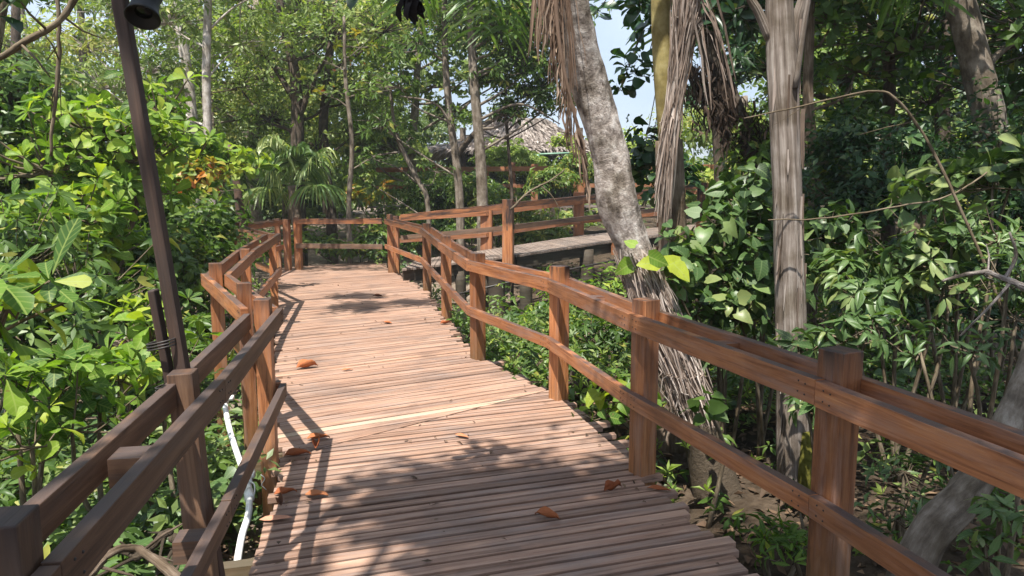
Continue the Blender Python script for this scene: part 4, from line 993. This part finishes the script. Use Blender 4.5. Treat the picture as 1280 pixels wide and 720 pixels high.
# ------------------------------------------------------------------ CENTRE TREE
def ground_point(x, y, Yd): p = P(x, y, Yd); return np.array([p[0], Yd, gnd(p[0], Yd) - .05])
ct = [ground_point(905, 680, 5.2), P(902, 640, 5.2), P(882, 560, 5.25), P(852, 470, 5.3), P(820, 385, 5.35), P(792, 310, 5.4), P(773, 255, 5.4), P(763, 200, 5.4), P(747, 140, 5.35), P(728, 80, 5.3), P(703, 5, 5.2), P(672, -70, 5.1), P(640, -180, 5.0), P(660, -420, 5.0)]
crad = [.235, .19, .15, .135, .135, .115, .15, .14, .125, .138, .16, .155, .14, .12]
canopy_c = [((2.8, 5.6, 7.2), (1.3, 1.3, .8)), ((1.5, 7.6, 8.6), (1.0, 1.0, .6)), ((3.3, 7.2, 7.8), (1.5, 1.4, .9))]
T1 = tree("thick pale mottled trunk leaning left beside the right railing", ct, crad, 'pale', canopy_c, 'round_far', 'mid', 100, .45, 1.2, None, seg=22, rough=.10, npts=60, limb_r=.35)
fb = MB()
cp = curve(ct, 60)
n = 300
t0 = rng.uniform(15, 23, n); paths = []
for i in range(n):
    a = cp[int(t0[i])]; ang = random.uniform(-3.0, -.7); rr0 = .145 + random.uniform(0, .04)
    pth = []
    for s in range(6):
        k = t0[i] - s * random.uniform(1.3, 1.9); k = max(11.0 + i % 4, k); b = cp[int(k)] + (cp[min(59, int(k) + 1)] - cp[int(k)]) * (k - int(k))
        ang += random.gauss(0, .12)
        pth.append(b + np.array([math.cos(ang) * (rr0 + .004 * s), -abs(math.sin(ang)) * (rr0 + .01 * s) if ang < .3 else math.sin(ang) * rr0, 0]) + rng.normal(0, .012, 3))
    paths.append(pth)
ribbons(fb, paths, rng.uniform(.004, .012, n), rng.beta(2.5, 2, n)); fb.build("dry_fibres", M_dry, T1, origin=cp[0])
# dead frond hanging against the trunk
df = thing("dead_palm_frond", "brown dead palm frond hanging against the mottled trunk", "frond", P(690, -40, 4.95)); og = df.location[:]
fm = MB(); stem = curve([P(690, -70, 4.95), P(700, 60, 4.93), P(722, 160, 4.95), P(738, 240, 5.0)], 20)
tube(fm, stem, np.linspace(.018, .006, 20), 6, tint=.35)
paths = []
for k in range(80):
    f = random.random(); a = stem[int(f * 15)]
    L = random.uniform(.2, .5); dx = random.uniform(-.10, .05) * (1.1 - f) + f * .07
    paths.append([a + np.array([dx * (s ** .7) + random.gauss(0, .008), random.uniform(-.03, .03) * s, -L * s]) for s in np.linspace(0, 1, 7)])
for k in range(60):
    f = random.random() ; top = P(672 + 36 * f, -60, 5.0)
    e = P(668 + 58 * f + random.uniform(-10, 8), 40 + 130 * random.random() * (.3 + f), 5.0)
    paths.append([top + (e - top) * s + np.array([random.gauss(0, .006), -.06 * s * (1 - s), 0]) for s in np.linspace(0, 1, 7)])
ribbons(fm, paths, rng.uniform(.006, .016, len(paths)), rng.beta(2, 2.4, len(paths)))
fm.build("leaflets", M_drybr, df, origin=og)

# palm with dry skirt
pp = [ground_point(838, 560, 6.3), P(842, 480, 6.3), P(841, 300, 6.3), P(836, 175, 6.25), P(828, 70, 6.2), P(825, -40, 6.2), P(824, -200, 6.2)]
pt = thing("palm_tree", "palm with yellow-green upper stem wrapped in hanging grey dead fronds", "palm", pp[0]); og = pt.location[:]
mb = MB(); tube(mb, curve(pp[:4], 24), np.interp(np.linspace(0, 1, 24), [0, .5, 1], [.15, .13, .11]), 16, rough=.06); mb.build("trunk", BK['palm'], pt, origin=og)
mb = MB(); tube(mb, curve(pp[3:], 20), np.linspace(.085, .07, 20), 14, rough=.01); mb.build("green_stem", BK['green'], pt, origin=og)
mb = MB(); paths = []
for k in range(330):
    f = random.random(); a = P(840 + 40 * f, random.uniform(-70, 30), 6.0 + random.uniform(-.1, .1)); ye = random.uniform(150, 285)
    if random.random() < .05: e = P(850 + 75 * f, random.uniform(60, 140), 6.0); m = (a + e) / 2 + (0, 0, .12)
    else: e = P(820 + 24 * random.random() - (ye - 200) * .06, ye, 6.02 + random.uniform(-.08, .1)); m = P(836 + 18 * random.random(), 100 + random.uniform(-15, 25), 6.0)
    paths.append(curve([a, m, e], 7) + rng.normal(0, .008, (7, 3)))
ribbons(mb, paths, rng.uniform(.006, .02, len(paths)), rng.beta(2.6, 2, len(paths))); mb.build("dead_fronds", M_dry, pt, origin=og)
for k in range(9):
    mb = MB(); az = random.uniform(-.9, 1.5) if k < 4 else random.uniform(0, 6.28); h = pp[-1]; L = 2.0
    d = np.array([math.cos(az), math.sin(az), 0]); rach = curve([h, h + d * L * .45 + (0, 0, .55), h + d * L + (0, 0, -.25), h + d * L * 1.15 + (0, 0, -1.0)], 20)
    tube(mb, rach, np.linspace(.025, .006, 20), 5, tint=.5); paths = []; sd = np.cross(d, (0, 0, 1))
    for j in range(2, 20):
        for sgn in (-1, 1):
            for _ in range(2):
                q = rach[j] + rng.normal(0, .03, 3); LL = .55 * random.uniform(.7, 1.1)
                paths.append([q + (sd * sgn * .8 + d * .35) * LL * s + np.array([0, 0, -.5 * LL * s * s]) for s in np.linspace(0, 1, 5)])
    ribbons(mb, paths, .028, np.clip(rng.normal(.3, .15, len(paths)), 0, 1)); mb.build("frond", LM['palm'], pt, origin=og)

# big climbing leaves round the palm and beside it
bush("climbing_vine", "large heart-shaped leaves climbing between the mottled trunk and the palm", "vine", (1.75, 5.9), [(P(838, 345, 5.3), (.12, .1, .16)), (P(850, 335, 5.5), (.2, .2, .22)), (P(835, 400, 5.3), (.1, .1, .14)), (P(885, 320, 5.7), (.25, .2, .2)), (P(870, 390, 5.6), (.25, .2, .2)), (P(900, 360, 5.7), .22), (P(840, 300, 5.6), .1), (P(905, 280, 5.8), .2), (P(880, 440, 5.6), .22), (P(930, 330, 5.8), .22)], 'heart', 'gloss', 80, .55, .74, None)
bush("broadleaf_vine", "dark rounded leaves hanging against the sky gap between the trunks", "vine", (2.1, 8.2), [(P(812, 35, 7.6), .25), (P(785, 80, 7.4), (.16, .2, .12)), (P(775, 110, 7.4), (.12, .2, .12)), (P(805, 95, 7.5), .2), (P(815, 190, 7.8), .35), (P(800, 215, 7.8), .3), (P(830, 230, 7.8), .4), (P(745, 15, 7.0), .15), (P(800, 5, 7.3), .2)], 'round', 'dark', 34, .3, 1.1, None, stem_r=.008, root=P(850, -90, 7.9))
bush("broadleaf_plant", "low plant with broad light green leaves at the deck edge by the right posts", "plant", (.95, 5.6), [(P(765, 480, 5.5), (.2, .2, .12)), (P(790, 500, 5.3), (.16, .15, .1)), (P(760, 520, 5.2), (.2, .15, .1))], 'heart', 'bright', 60, .45, .75, None)
bush("broadleaf_plant", "two leaves drooping just below the right railing before the tree foot", "plant", (1.35, 4.75), [(P(885, 510, 4.7), (.06, .06, .05))], 'heart', 'mid', 130, .4, .8, None, twigs=False)

s2 = dict(STY['heart']); s2.update(k=3, fill=1, el=(-.1, .5), L=.2, W=.17)
tl = thing("climbing_leaf_shoot", "two light green leaves catching the sun on the mottled trunk's bend", "vine", P(800, 330, 5.15)); lf = MB(); st = MB()
rosettes(lf, [P(800, 312, 5.15), P(832, 325, 5.15)], [(-.2, -.7, .6), (.1, -.7, .6)], s2, .85, 0, .9); tube(st, curve([P(835, 420, 5.25), P(818, 360, 5.2), P(806, 318, 5.15)], 8), .006, 5)
lf.build("foliage", LM['bright'], tl, origin=P(800, 330, 5.15)); st.build("stem", BK['twig'], tl, origin=P(800, 330, 5.15))
# ------------------------------------------------------------------ RIGHT: trees
pr = [ground_point(995, 660, 5.1), P(993, 600, 5.1), P(990, 480, 5.1), P(987, 340, 5.1), P(983, 200, 5.1), P(978, 100, 5.1), P(975, 30, 5.1), P(975, -60, 5.1), P(985, -260, 5.1), P(1000, -480, 5.1)]
T2 = tree("straight tree with grey peeling bark behind the right railing", pr, [.14, .115, .108, .103, .098, .10, .09, .085, .075, .055], 'peel', [((2.8, 5.4, 5.6), (1.2, 1.2, .8)), ((3.6, 4.4, 6.3), (1.3, 1.2, .8)), ((2.4, 6.6, 6.6), (1.2, 1.2, .8))], 'round_far', 'mid', 100, .4, 1.0, None, seg=18, rough=.05, npts=48,
          extra=[([P(962, 48, 5.1), P(948, 15, 5.1), P(930, -20, 5.1), P(905, -120, 5.1)], (.035, .025)), ([P(990, 70, 5.1), P(996, 25, 5.1), P(1008, -20, 5.1), P(1030, -120, 5.1)], (.04, .028)), ([P(994, 110, 5.0), P(1004, 40, 5.0), P(1014, -30, 5.0), P(1020, -120, 5.0)], (.02, .016))])
mb = MB(); paths = []
for k in range(46):
    f = random.uniform(20, 640); c = P(983 + (f - 100) * .022, f, 5.1); ang = random.uniform(-2.9, -.2); r = .100
    L = random.uniform(.15, .5); q = c + np.array([math.cos(ang) * r, math.sin(ang) * r, 0])
    paths.append([q + np.array([math.cos(ang) * .02 * s * s, math.sin(ang) * .02 * s * s, -L * s]) for s in np.linspace(0, 1, 5)])
ribbons(mb, paths, rng.uniform(.01, .035, len(paths)), rng.beta(2, 2, len(paths))); mb.build("peeling_bark", M_dry, T2, origin=pr[0])
mb = MB(); tube(mb, [P(1012, 655, 5.05), P(1010, 590, 4.99), P(1008, 540, 5.0)], [.08, .075, .03], 10, rough=.1); mb.build("moss_patch", plain("moss_olive", (.10, .095, .02), .95, .1, .4, 0, 30), T2, origin=pr[0])

lean = [ground_point(1105, 760, 3.2), P(1150, 690, 3.25), P(1200, 625, 3.35), P(1240, 570, 3.5), P(1272, 500, 3.8), P(1300, 420, 4.0), P(1330, 250, 4.3), P(1350, 0, 4.6), P(1350, -300, 4.8)]
tree("thick grey trunk leaning right at the bottom right corner", lean, [.12, .085, .08, .075, .072, .07, .07, .065, .05], 'grey', [((4.2, 4.4, 5.4), (1.2, 1.2, .8)), ((3.4, 3.2, 6.0), (1.3, 1.2, .8)), ((5.2, 5.6, 6.0), (1.4, 1.3, .9))], 'round_far', 'mid', 100, .4, 1.0, None, seg=16, rough=.09, npts=44)
D_ = 'trees right of the boardwalk'
def rt(label, pxs, Yd, r0, r1, bark, crown, style='round_far', mat='mid', n=46, tint=.4, scale=1.0, rough=.06):
    pp = [P(x, y, Yd) for x, y in pxs]; base = np.array([pp[0][0], Yd, gnd(pp[0][0], Yd) - .1])
    return tree(label, [base] + pp, [r0, r0, (r0 + r1) / 2, r1], bark, crown, style, mat, n, tint, scale, D_, seg=12, rough=rough, npts=30)
rt("dappled grey trunk near the top right corner", [(1240, 260), (1238, 160), (1222, 90), (1208, 30), (1196, -30), (1190, -200)], 8.5, .17, .14, 'grey', [(P(1180, -60, 8.5), (1.6, 1.5, 1.0)), (P(1290, 40, 9), (1.3, 1.2, .9)), (P(1140, 60, 9.5), (1.0, 1.0, .8)), (P(1280, -120, 8.5), (1.8, 1.5, 1.0)), (P(1250, 120, 10), (1.0, .9, .6))])
rt("dark leaning palm trunk with shaggy brown skirt right of centre", [(955, 260), (940, 190), (915, 130), (890, 70), (870, 0), (850, -80)], 9.5, .12, .13, 'dark', [(P(880, 25, 9.3), (.5, .5, .7)), (P(930, 20, 9.8), (.8, .8, .9))], 'lance', 'dark', 60, .25, 2.0)
rt("slim trunk with flaking orange bark right of the peeling tree", [(1018, 300), (1015, 200), (1010, 120), (1012, 40), (1015, -60)], 9.0, .07, .05, 'palm', [(P(1040, 30, 9.2), (1.0, .9, .8)), (P(1000, -60, 9), (1.2, 1, .8)), (P(1070, 90, 9.4), (.9, .8, .6))])
rt("thin dark trunk in the shade midway between two grey trunks", [(1110, 330), (1108, 200), (1112, 100), (1105, 20), (1100, -60)], 10.0, .09, .06, 'dark', [(P(1100, 40, 10), (1.3, 1.1, .9)), (P(1060, 140, 10.4), (1.0, .9, .7)), (P(1160, 130, 10.4), (1.0, .9, .7)), (P(1120, -60, 10), (1.6, 1.3, 1.0))])
rt("tall tree far right of the frame edge", [(1400, 300), (1400, 100), (1390, -100)], 9, .15, .1, 'dark', [(P(1330, 60, 9), (1.5, 1.3, 1.2)), (P(1300, 200, 9.3), (1.2, 1, .8)), (P(1400, -100, 9), (2, 1.6, 1.2))])
rt("deep shaded tree behind the flaking trunk", [(1060, 260), (1058, 120), (1050, 0)], 14, .14, .1, 'dark', [(P(1040, 100, 14), (1.5, 1.2, 1.2)), (P(960, 90, 14.5), (1.1, 1, .8)), (P(1000, 0, 14), (1.9, 1.5, 1.3)), (P(1110, 60, 14), (1.8, 1.4, 1.3)), (P(910, 30, 14), (1.2, 1.2, 1.0)), (P(1020, 200, 14.4), (1.2, 1, .8))], 'almond_far', 'mid', 46, .4, 1.2)
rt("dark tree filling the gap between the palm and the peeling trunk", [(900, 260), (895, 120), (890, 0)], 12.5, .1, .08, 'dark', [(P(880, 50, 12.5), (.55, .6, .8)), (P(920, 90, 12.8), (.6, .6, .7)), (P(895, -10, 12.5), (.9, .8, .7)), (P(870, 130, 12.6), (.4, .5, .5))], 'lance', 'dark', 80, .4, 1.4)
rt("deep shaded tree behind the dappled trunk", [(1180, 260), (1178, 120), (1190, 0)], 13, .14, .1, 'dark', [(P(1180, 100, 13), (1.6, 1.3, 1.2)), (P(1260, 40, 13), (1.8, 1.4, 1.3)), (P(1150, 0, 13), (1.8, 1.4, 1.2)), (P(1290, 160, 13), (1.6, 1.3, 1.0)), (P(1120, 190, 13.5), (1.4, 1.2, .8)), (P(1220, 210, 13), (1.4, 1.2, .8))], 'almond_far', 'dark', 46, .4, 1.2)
rt("sunlit yellow-green tree glimpsed through the gap beside the peeling trunk", [(935, 250), (935, 200), (930, 120)], 17, .12, .08, 'grey', [(P(925, 150, 17), (.8, .7, .7)), (P(950, 190, 17), (.7, .7, .6)), (P(1040, 215, 18), (1.0, .8, .7)), (P(900, 220, 18), (.9, .8, .6))], 'almond_far', 'bright', 40, .8, 1.0)
# shaggy skirt of dead palm fibres
sk = MB(); paths = []
for k in range(300):
    f = random.random(); a = P(872 + 52 * f + random.gauss(0, 13 + 6 * f), 70 + 95 * f, 9.4 + random.uniform(-.3, .1)); L = random.uniform(.2, .5)
    paths.append([a + np.array([random.gauss(0, .03) + .06 * s, -.03 * s, -L * s]) for s in np.linspace(0, 1, 5)])
ribbons(sk, paths, rng.uniform(.01, .035, len(paths)), rng.beta(1.3, 4, len(paths)))
tag(sk.build("dead_palm_skirt", M_skirt, origin=P(915, 150, 9.4)), "shaggy brown bundle of dead fronds hanging off the leaning palm trunk", "fronds")

# ------------------------------------------------------------------ RIGHT: shrubs
S_ = 'shrubs right of the boardwalk'
def rb_(name, label, clumps, style, mat, n=60, tint=.45, scale=1.0, base=None, **k):
    cl = [(P(x, y, Yd), r) for x, y, Yd, r in clumps]
    b = base or (np.mean([c[0][0] for c in cl]), np.mean([c[0][1] for c in cl]))
    return bush(name, label, "shrub", b, cl, style, mat, n, tint, scale, S_, **k)
rb_("umbrella_shrub", "wide shrub of pale green finger leaves in the middle of the right-hand thicket", [(1140, 330, 5.2, (.4, .35, .28)), (1090, 370, 5.2, (.35, .3, .22)), (1190, 300, 5.3, (.3, .3, .2)), (1180, 360, 5.0, (.35, .3, .22)), (1060, 345, 5.4, .25)], 'palmate_near', 'gloss', 56, .6, 1.1, tj=.28)
rb_("umbrella_shrub", "drooping finger-leaved shrub just above the right rail", [(1040, 420, 4.6, (.3, .25, .16)), (1000, 435, 4.6, (.22, .2, .14)), (1090, 410, 4.6, (.25, .2, .14)), (1010, 510, 4.5, (.2, .2, .2))], 'palmate_near', 'gloss', 52, .42, .95, tj=.25)
rb_("rubber_shrub", "shrub with big glossy oval leaves catching light at the right edge", [(1190, 225, 5.6, (.35, .3, .2)), (1240, 235, 5.4, (.3, .3, .2)), (1150, 250, 5.7, (.25, .2, .15)), (1270, 210, 5.5, .25)], 'round', 'gloss', 42, .6, 1.15, tj=.28)
rb_("rubber_shrub", "dark rounded shrub beside the foot of the peeling trunk", [(950, 300, 6.0, .4), (930, 250, 6.2, .35), (960, 360, 5.8, .35), (925, 400, 5.7, .3), (1030, 300, 6.4, .4)], 'heart', 'gloss', 56, .32, .8, tj=.25)
rb_("spindle_shrub", "thin twiggy shrub with small leaves right of the finger-leaved one", [(1250, 300, 4.8, (.3, .3, .25)), (1210, 440, 4.2, (.3, .25, .2)), (1270, 400, 4.4, (.3, .3, .25)), (1150, 440, 4.4, (.25, .2, .14)), (1260, 350, 4.4, .25)], 'lance', 'gloss', 40, .4, .65, tj=.25)
rb_("rosette_plant", "star-shaped leaf cluster low at the bottom right corner", [(1250, 640, 3.0, (.18, .15, .12)), (1230, 680, 3.0, (.15, .12, .1)), (1275, 600, 3.1, (.12, .12, .1))], 'palmate_near', 'gloss', 110, .72, .62)
rb_("weedy_plant", "bright weeds at the deck edge left of the near right post", [(965, 670, 3.9, (.16, .15, .1)), (990, 690, 3.7, (.16, .15, .12)), (940, 660, 4.0, (.12, .1, .08)), (1000, 640, 4.1, (.14, .12, .1))], 'lance', 'bright', 120, .4, .55)
rb_("leafy_plant", "low leafy plant under the rail right of the near right post", [(1130, 590, 4.0, (.26, .2, .14)), (1170, 560, 4.2, (.22, .2, .14)), (1120, 650, 3.7, (.18, .15, .1))], 'lance', 'gloss', 96, .55, .6)
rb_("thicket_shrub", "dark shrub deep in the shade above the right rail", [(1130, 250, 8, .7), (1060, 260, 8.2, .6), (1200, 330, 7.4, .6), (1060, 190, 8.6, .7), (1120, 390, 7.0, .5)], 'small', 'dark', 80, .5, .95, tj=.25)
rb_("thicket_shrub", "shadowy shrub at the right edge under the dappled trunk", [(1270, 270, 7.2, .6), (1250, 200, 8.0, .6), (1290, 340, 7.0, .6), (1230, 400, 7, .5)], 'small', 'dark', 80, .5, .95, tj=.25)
rb_("thicket_shrub", "lighter green shrub behind the peeling trunk at mid height", [(1030, 240, 9.4, .7), (960, 200, 9.6, .6), (1010, 330, 9.0, .7), (930, 330, 8.2, .5)], 'small', 'mid', 90, .6, 1.2)
rb_("hollow_shrub", "dark leafy plant in the shade beyond the gap between right posts", [(735, 420, 8.0, (.5, .4, .25)), (700, 440, 7.8, (.35, .3, .2)), (780, 430, 8.0, (.4, .4, .25))], 'lance', 'mid', 76, .3, .8)
rb_("hollow_shrub", "small clump beside the round mossy stilt", [(620, 440, 7.6, (.22, .2, .16)), (636, 470, 7.3, (.14, .15, .1)), (575, 410, 9.2, (.15, .15, .15))], 'lance', 'bright', 90, .4, .7)

# branches and vines
def vine(name, label, pts, r0, r1, bark='twig', cat="branch", extra=()):
    mb = MB(); p = curve(pts, 30); j = rng.normal(0, .0045, (30, 3)); j[0] = 0
    p = p + np.cumsum(j, 0) * .5; rv = np.linspace(r0, r1, 30) * (1 + .18 * rng.random(30)); tube(mb, p, rv, 7, rough=.12)
    if cat == "branch":
        for k in range(5):
            i = random.randint(3, 26); q = p[i] + rng.normal(0, 1, 3) * random.uniform(.06, .16)
            tube(mb, [p[i], (p[i] + q) / 2 + rng.normal(0, .01, 3), q], [rv[i] * .45, rv[i] * .35, rv[i] * .2], 5)
    for e, a, b in extra: tube(mb, curve(e, 12), np.linspace(a, b, 12), 6, rough=.08)
    return tag(mb.build(name, BK[bark], origin=pts[0]), label, cat)
vine("thin_branch", "thin arching bare stem sloping down right across the right-hand thicket", [P(930, 148, 4.7), P(1010, 130, 4.7), P(1090, 113, 4.7), P(1120, 122, 4.7), P(1160, 175, 4.7), P(1205, 270, 4.6), P(1250, 380, 4.5), P(1290, 500, 4.5)], .0045, .011)
vine("thin_branch", "slender horizontal twig in front of the peeling trunk", [P(960, 275, 4.9), P(1040, 272, 4.8), P(1130, 258, 4.8), P(1190, 245, 4.8), P(1240, 215, 4.9)], .0045, .0055)
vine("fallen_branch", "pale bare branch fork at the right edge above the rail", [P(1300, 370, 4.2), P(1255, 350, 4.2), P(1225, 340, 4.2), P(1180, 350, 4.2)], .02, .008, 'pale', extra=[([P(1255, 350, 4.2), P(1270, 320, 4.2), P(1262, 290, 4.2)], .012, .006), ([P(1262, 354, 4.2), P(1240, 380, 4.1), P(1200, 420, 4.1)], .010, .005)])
vine("bare_branch", "bare branch slanting across the top left corner", [P(-60, 100, 3.2), P(0, 68, 3.2), P(40, 42, 3.2), P(75, 15, 3.2), P(100, -30, 3.2)], .012, .013)
vine("hanging_liana", "thin liana hanging straight down at the top left", [P(62, -40, 3.3), P(70, 15, 3.3), P(72, 60, 3.3), P(67, 140, 3.3), P(64, 198, 3.3)], .009, .006)
vine("twiggy_branch", "dead forked twig leaning on the raised walkway's rail", [P(638, 262, 12.8), P(662, 240, 12.9), P(690, 225, 13.0), P(705, 212, 13.1)], .02, .01, extra=[([P(676, 232, 12.95), P(690, 245, 12.9), P(700, 262, 12.9)], .012, .006)])
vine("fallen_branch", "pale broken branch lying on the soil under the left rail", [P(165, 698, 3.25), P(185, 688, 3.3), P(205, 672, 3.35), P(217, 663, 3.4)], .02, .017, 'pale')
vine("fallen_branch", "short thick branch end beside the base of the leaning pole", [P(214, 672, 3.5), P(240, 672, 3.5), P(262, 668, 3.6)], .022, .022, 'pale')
vine("tree_root", "gnarled tan root crossing the bare soil at the bottom left", [P(110, 720, 3.0), P(140, 690, 3.1), P(175, 685, 3.2), P(200, 700, 3.1), P(230, 720, 3.0)], .016, .02, 'palm')
vine("fallen_log", "rotting log on the ground beyond the right railing posts", [P(715, 490, 6.6), P(735, 488, 6.6), P(760, 486, 6.7)], .09, .08, 'dark')

# black withered leaves hanging over the deck
mb = MB(); c = P(514, 2, 3.0); paths = []
for k in range(16):
    a = c + rng.normal(0, .012, 3) + (0, 0, .05); L = random.uniform(.06, .12); dx = random.uniform(-.05, .05)
    paths.append([a + np.array([dx * s + .015 * math.sin(5 * s + k), .02 * math.cos(k + 4 * s), -L * s]) for s in np.linspace(0, 1, 6)])
ribbons(mb, paths, rng.uniform(.02, .04, 16), .3); tube(mb, [c + (0, 0, .4), c + (.01, 0, .05)], .004, 5)
tag(mb.build("withered_leaf_cluster", M_dead, origin=c), "black withered leaf cluster dangling at the top edge left of centre", "dead leaves")

# shade tree behind the viewer, its lowest twigs at the top left corner
sh = tree("spreading shade tree whose dark leaves poke in at the top left corner", [(-2.9, -2.2, gnd(-2.9, -2.2) - .1), (-2.8, -2.1, 2), (-2.3, -1.9, 4), (-1.5, -1.6, 6.2)], [.2, .17, .14, .08], 'grey',
          [((-1.55, -.9, 6.8), (.6, .7, .5)), ((-1.35, .6, 7.1), (.65, .75, .4)), ((-1.75, .95, 6.8), (.4, .4, .4)), ((-1.6, .45, 7.2), (.33, .4, .3)), ((-1.2, -.1, 7.4), (.7, .7, .3)), ((-.3, .9, 7.2), (.7, .5, .4)), ((-1.0, .75, 7.0), (.8, .6, .5)), ((-1.0, -.5, 7.3), (1.0, 1.0, .4)), ((-.8, .25, 7.0), (.95, 1.1, .6)), ((.2, .35, 6.9), (1.3, 1.2, .6)), ((1.5, .55, 7.0), (1.2, 1.2, .6)), ((-.4, -.5, 6.6), (1.2, 1.1, .5)), ((.75, -.75, 6.8), (.5, .45, .4)), ((-1.2, -2.1, 6.9), (1.1, 1.0, .7)), ((-.2, -2.1, 7.0), (1.2, 1.3, .7)), ((2.8, -1.0, 7.0), (.7, .7, .4)), ((3.2, .9, 7.0), (.8, .7, .4))], 'round_far', 'dark', 215, .35, 1.15, None, twigs=False)

lf = MB(); rosettes(lf, [P(8, 2, 2.9), P(28, -10, 3.0), P(-5, 20, 2.9), P(462, -10, 3.4), P(452, -14, 3.4)], [(0, -.3, .9)] * 5, STY['almond'], .1, 0, .8)
lf.build("crown", LM['dark'], sh, origin=(-2.9, -2.2, gnd(-2.9, -2.2) - .1))
# ================================================================== LIGHT
SUN_EL = 65.0
to_sun = nrm(np.array([-.39, -.92, 0])) * math.cos(R(SUN_EL)) + np.array([0, 0, math.sin(R(SUN_EL))])
sd = bpy.data.lights.new("sun", 'SUN'); sd.energy = 5.0; sd.angle = R(.55); sd.color = (1.0, .955, .88)
so = bpy.data.objects.new("sun", sd); col.objects.link(so); so.location = (0, -5, 30)
so.rotation_euler = Vector(tuple(to_sun)).to_track_quat('Z', 'Y').to_euler()
w = bpy.data.worlds.new("World"); scene.world = w; w.use_nodes = True
nt = w.node_tree; nt.nodes.clear()
sk = nt.nodes.new("ShaderNodeTexSky"); sk.sky_type = 'NISHITA'; sk.sun_disc = False; sk.sun_elevation = R(SUN_EL); sk.sun_rotation = R(203); sk.dust_density = 2.0; sk.air_density = 1.0
tcw = nt.nodes.new("ShaderNodeTexCoord"); nzw = nt.nodes.new("ShaderNodeTexNoise"); nzw.inputs["Scale"].default_value = 3.0; nzw.inputs["Detail"].default_value = 7
nt.links.new(tcw.outputs["Generated"], nzw.inputs["Vector"])
rw = ramp(nt.nodes, [(.35, (.25, .25, .25)), (.62, (.85, .85, .85))]); nt.links.new(nzw.outputs["Fac"], rw.inputs[0])
skc = mixc(nt.nodes, nt.links, rw.outputs[0], sk.outputs[0], (5.6, 6.6, 8.2))
bg = nt.nodes.new("ShaderNodeBackground"); bg.inputs[1].default_value = .075
wo = nt.nodes.new("ShaderNodeOutputWorld")
nt.links.new(skc, bg.inputs[0]); nt.links.new(bg.outputs[0], wo.inputs[0])

HAZE = .0012
if HAZE:
    mb = MB(); x0, x1, y0, y1, z0, z1 = -405, 405, -205, 605, -3.2, 19
    mb.add([(x, y, z) for z in (z0, z1) for x, y in ((x0, y0), (x1, y0), (x1, y1), (x0, y1))], [[0, 3, 2, 1], [4, 5, 6, 7], [0, 1, 5, 4], [1, 2, 6, 5], [2, 3, 7, 6], [3, 0, 4, 7]])
    hm, hnt, hnd, hln, hout = newmat("haze_air"); pv = hnd.new("ShaderNodeVolumePrincipled"); pv.inputs["Density"].default_value = HAZE; pv.inputs["Color"].default_value = (.9, .95, 1, 1); pv.inputs["Anisotropy"].default_value = .2
    hln.new(pv.outputs[0], hout.inputs["Volume"]); mb.build("haze", hm, kind="stuff")
# ================================================================== RENDER SETTINGS
scene.view_settings.view_transform = 'Standard'; scene.view_settings.look = 'None'; scene.view_settings.gamma = 1.0
scene.view_settings.use_curve_mapping = False; scene.view_settings.exposure = 1.12
c = scene.cycles
c.max_bounces = 6; c.diffuse_bounces = 3; c.glossy_bounces = 2; c.transmission_bounces = 4; c.transparent_max_bounces = 4
c.caustics_reflective = False; c.caustics_refractive = False; c.sample_clamp_indirect = 6
c.use_denoising = True
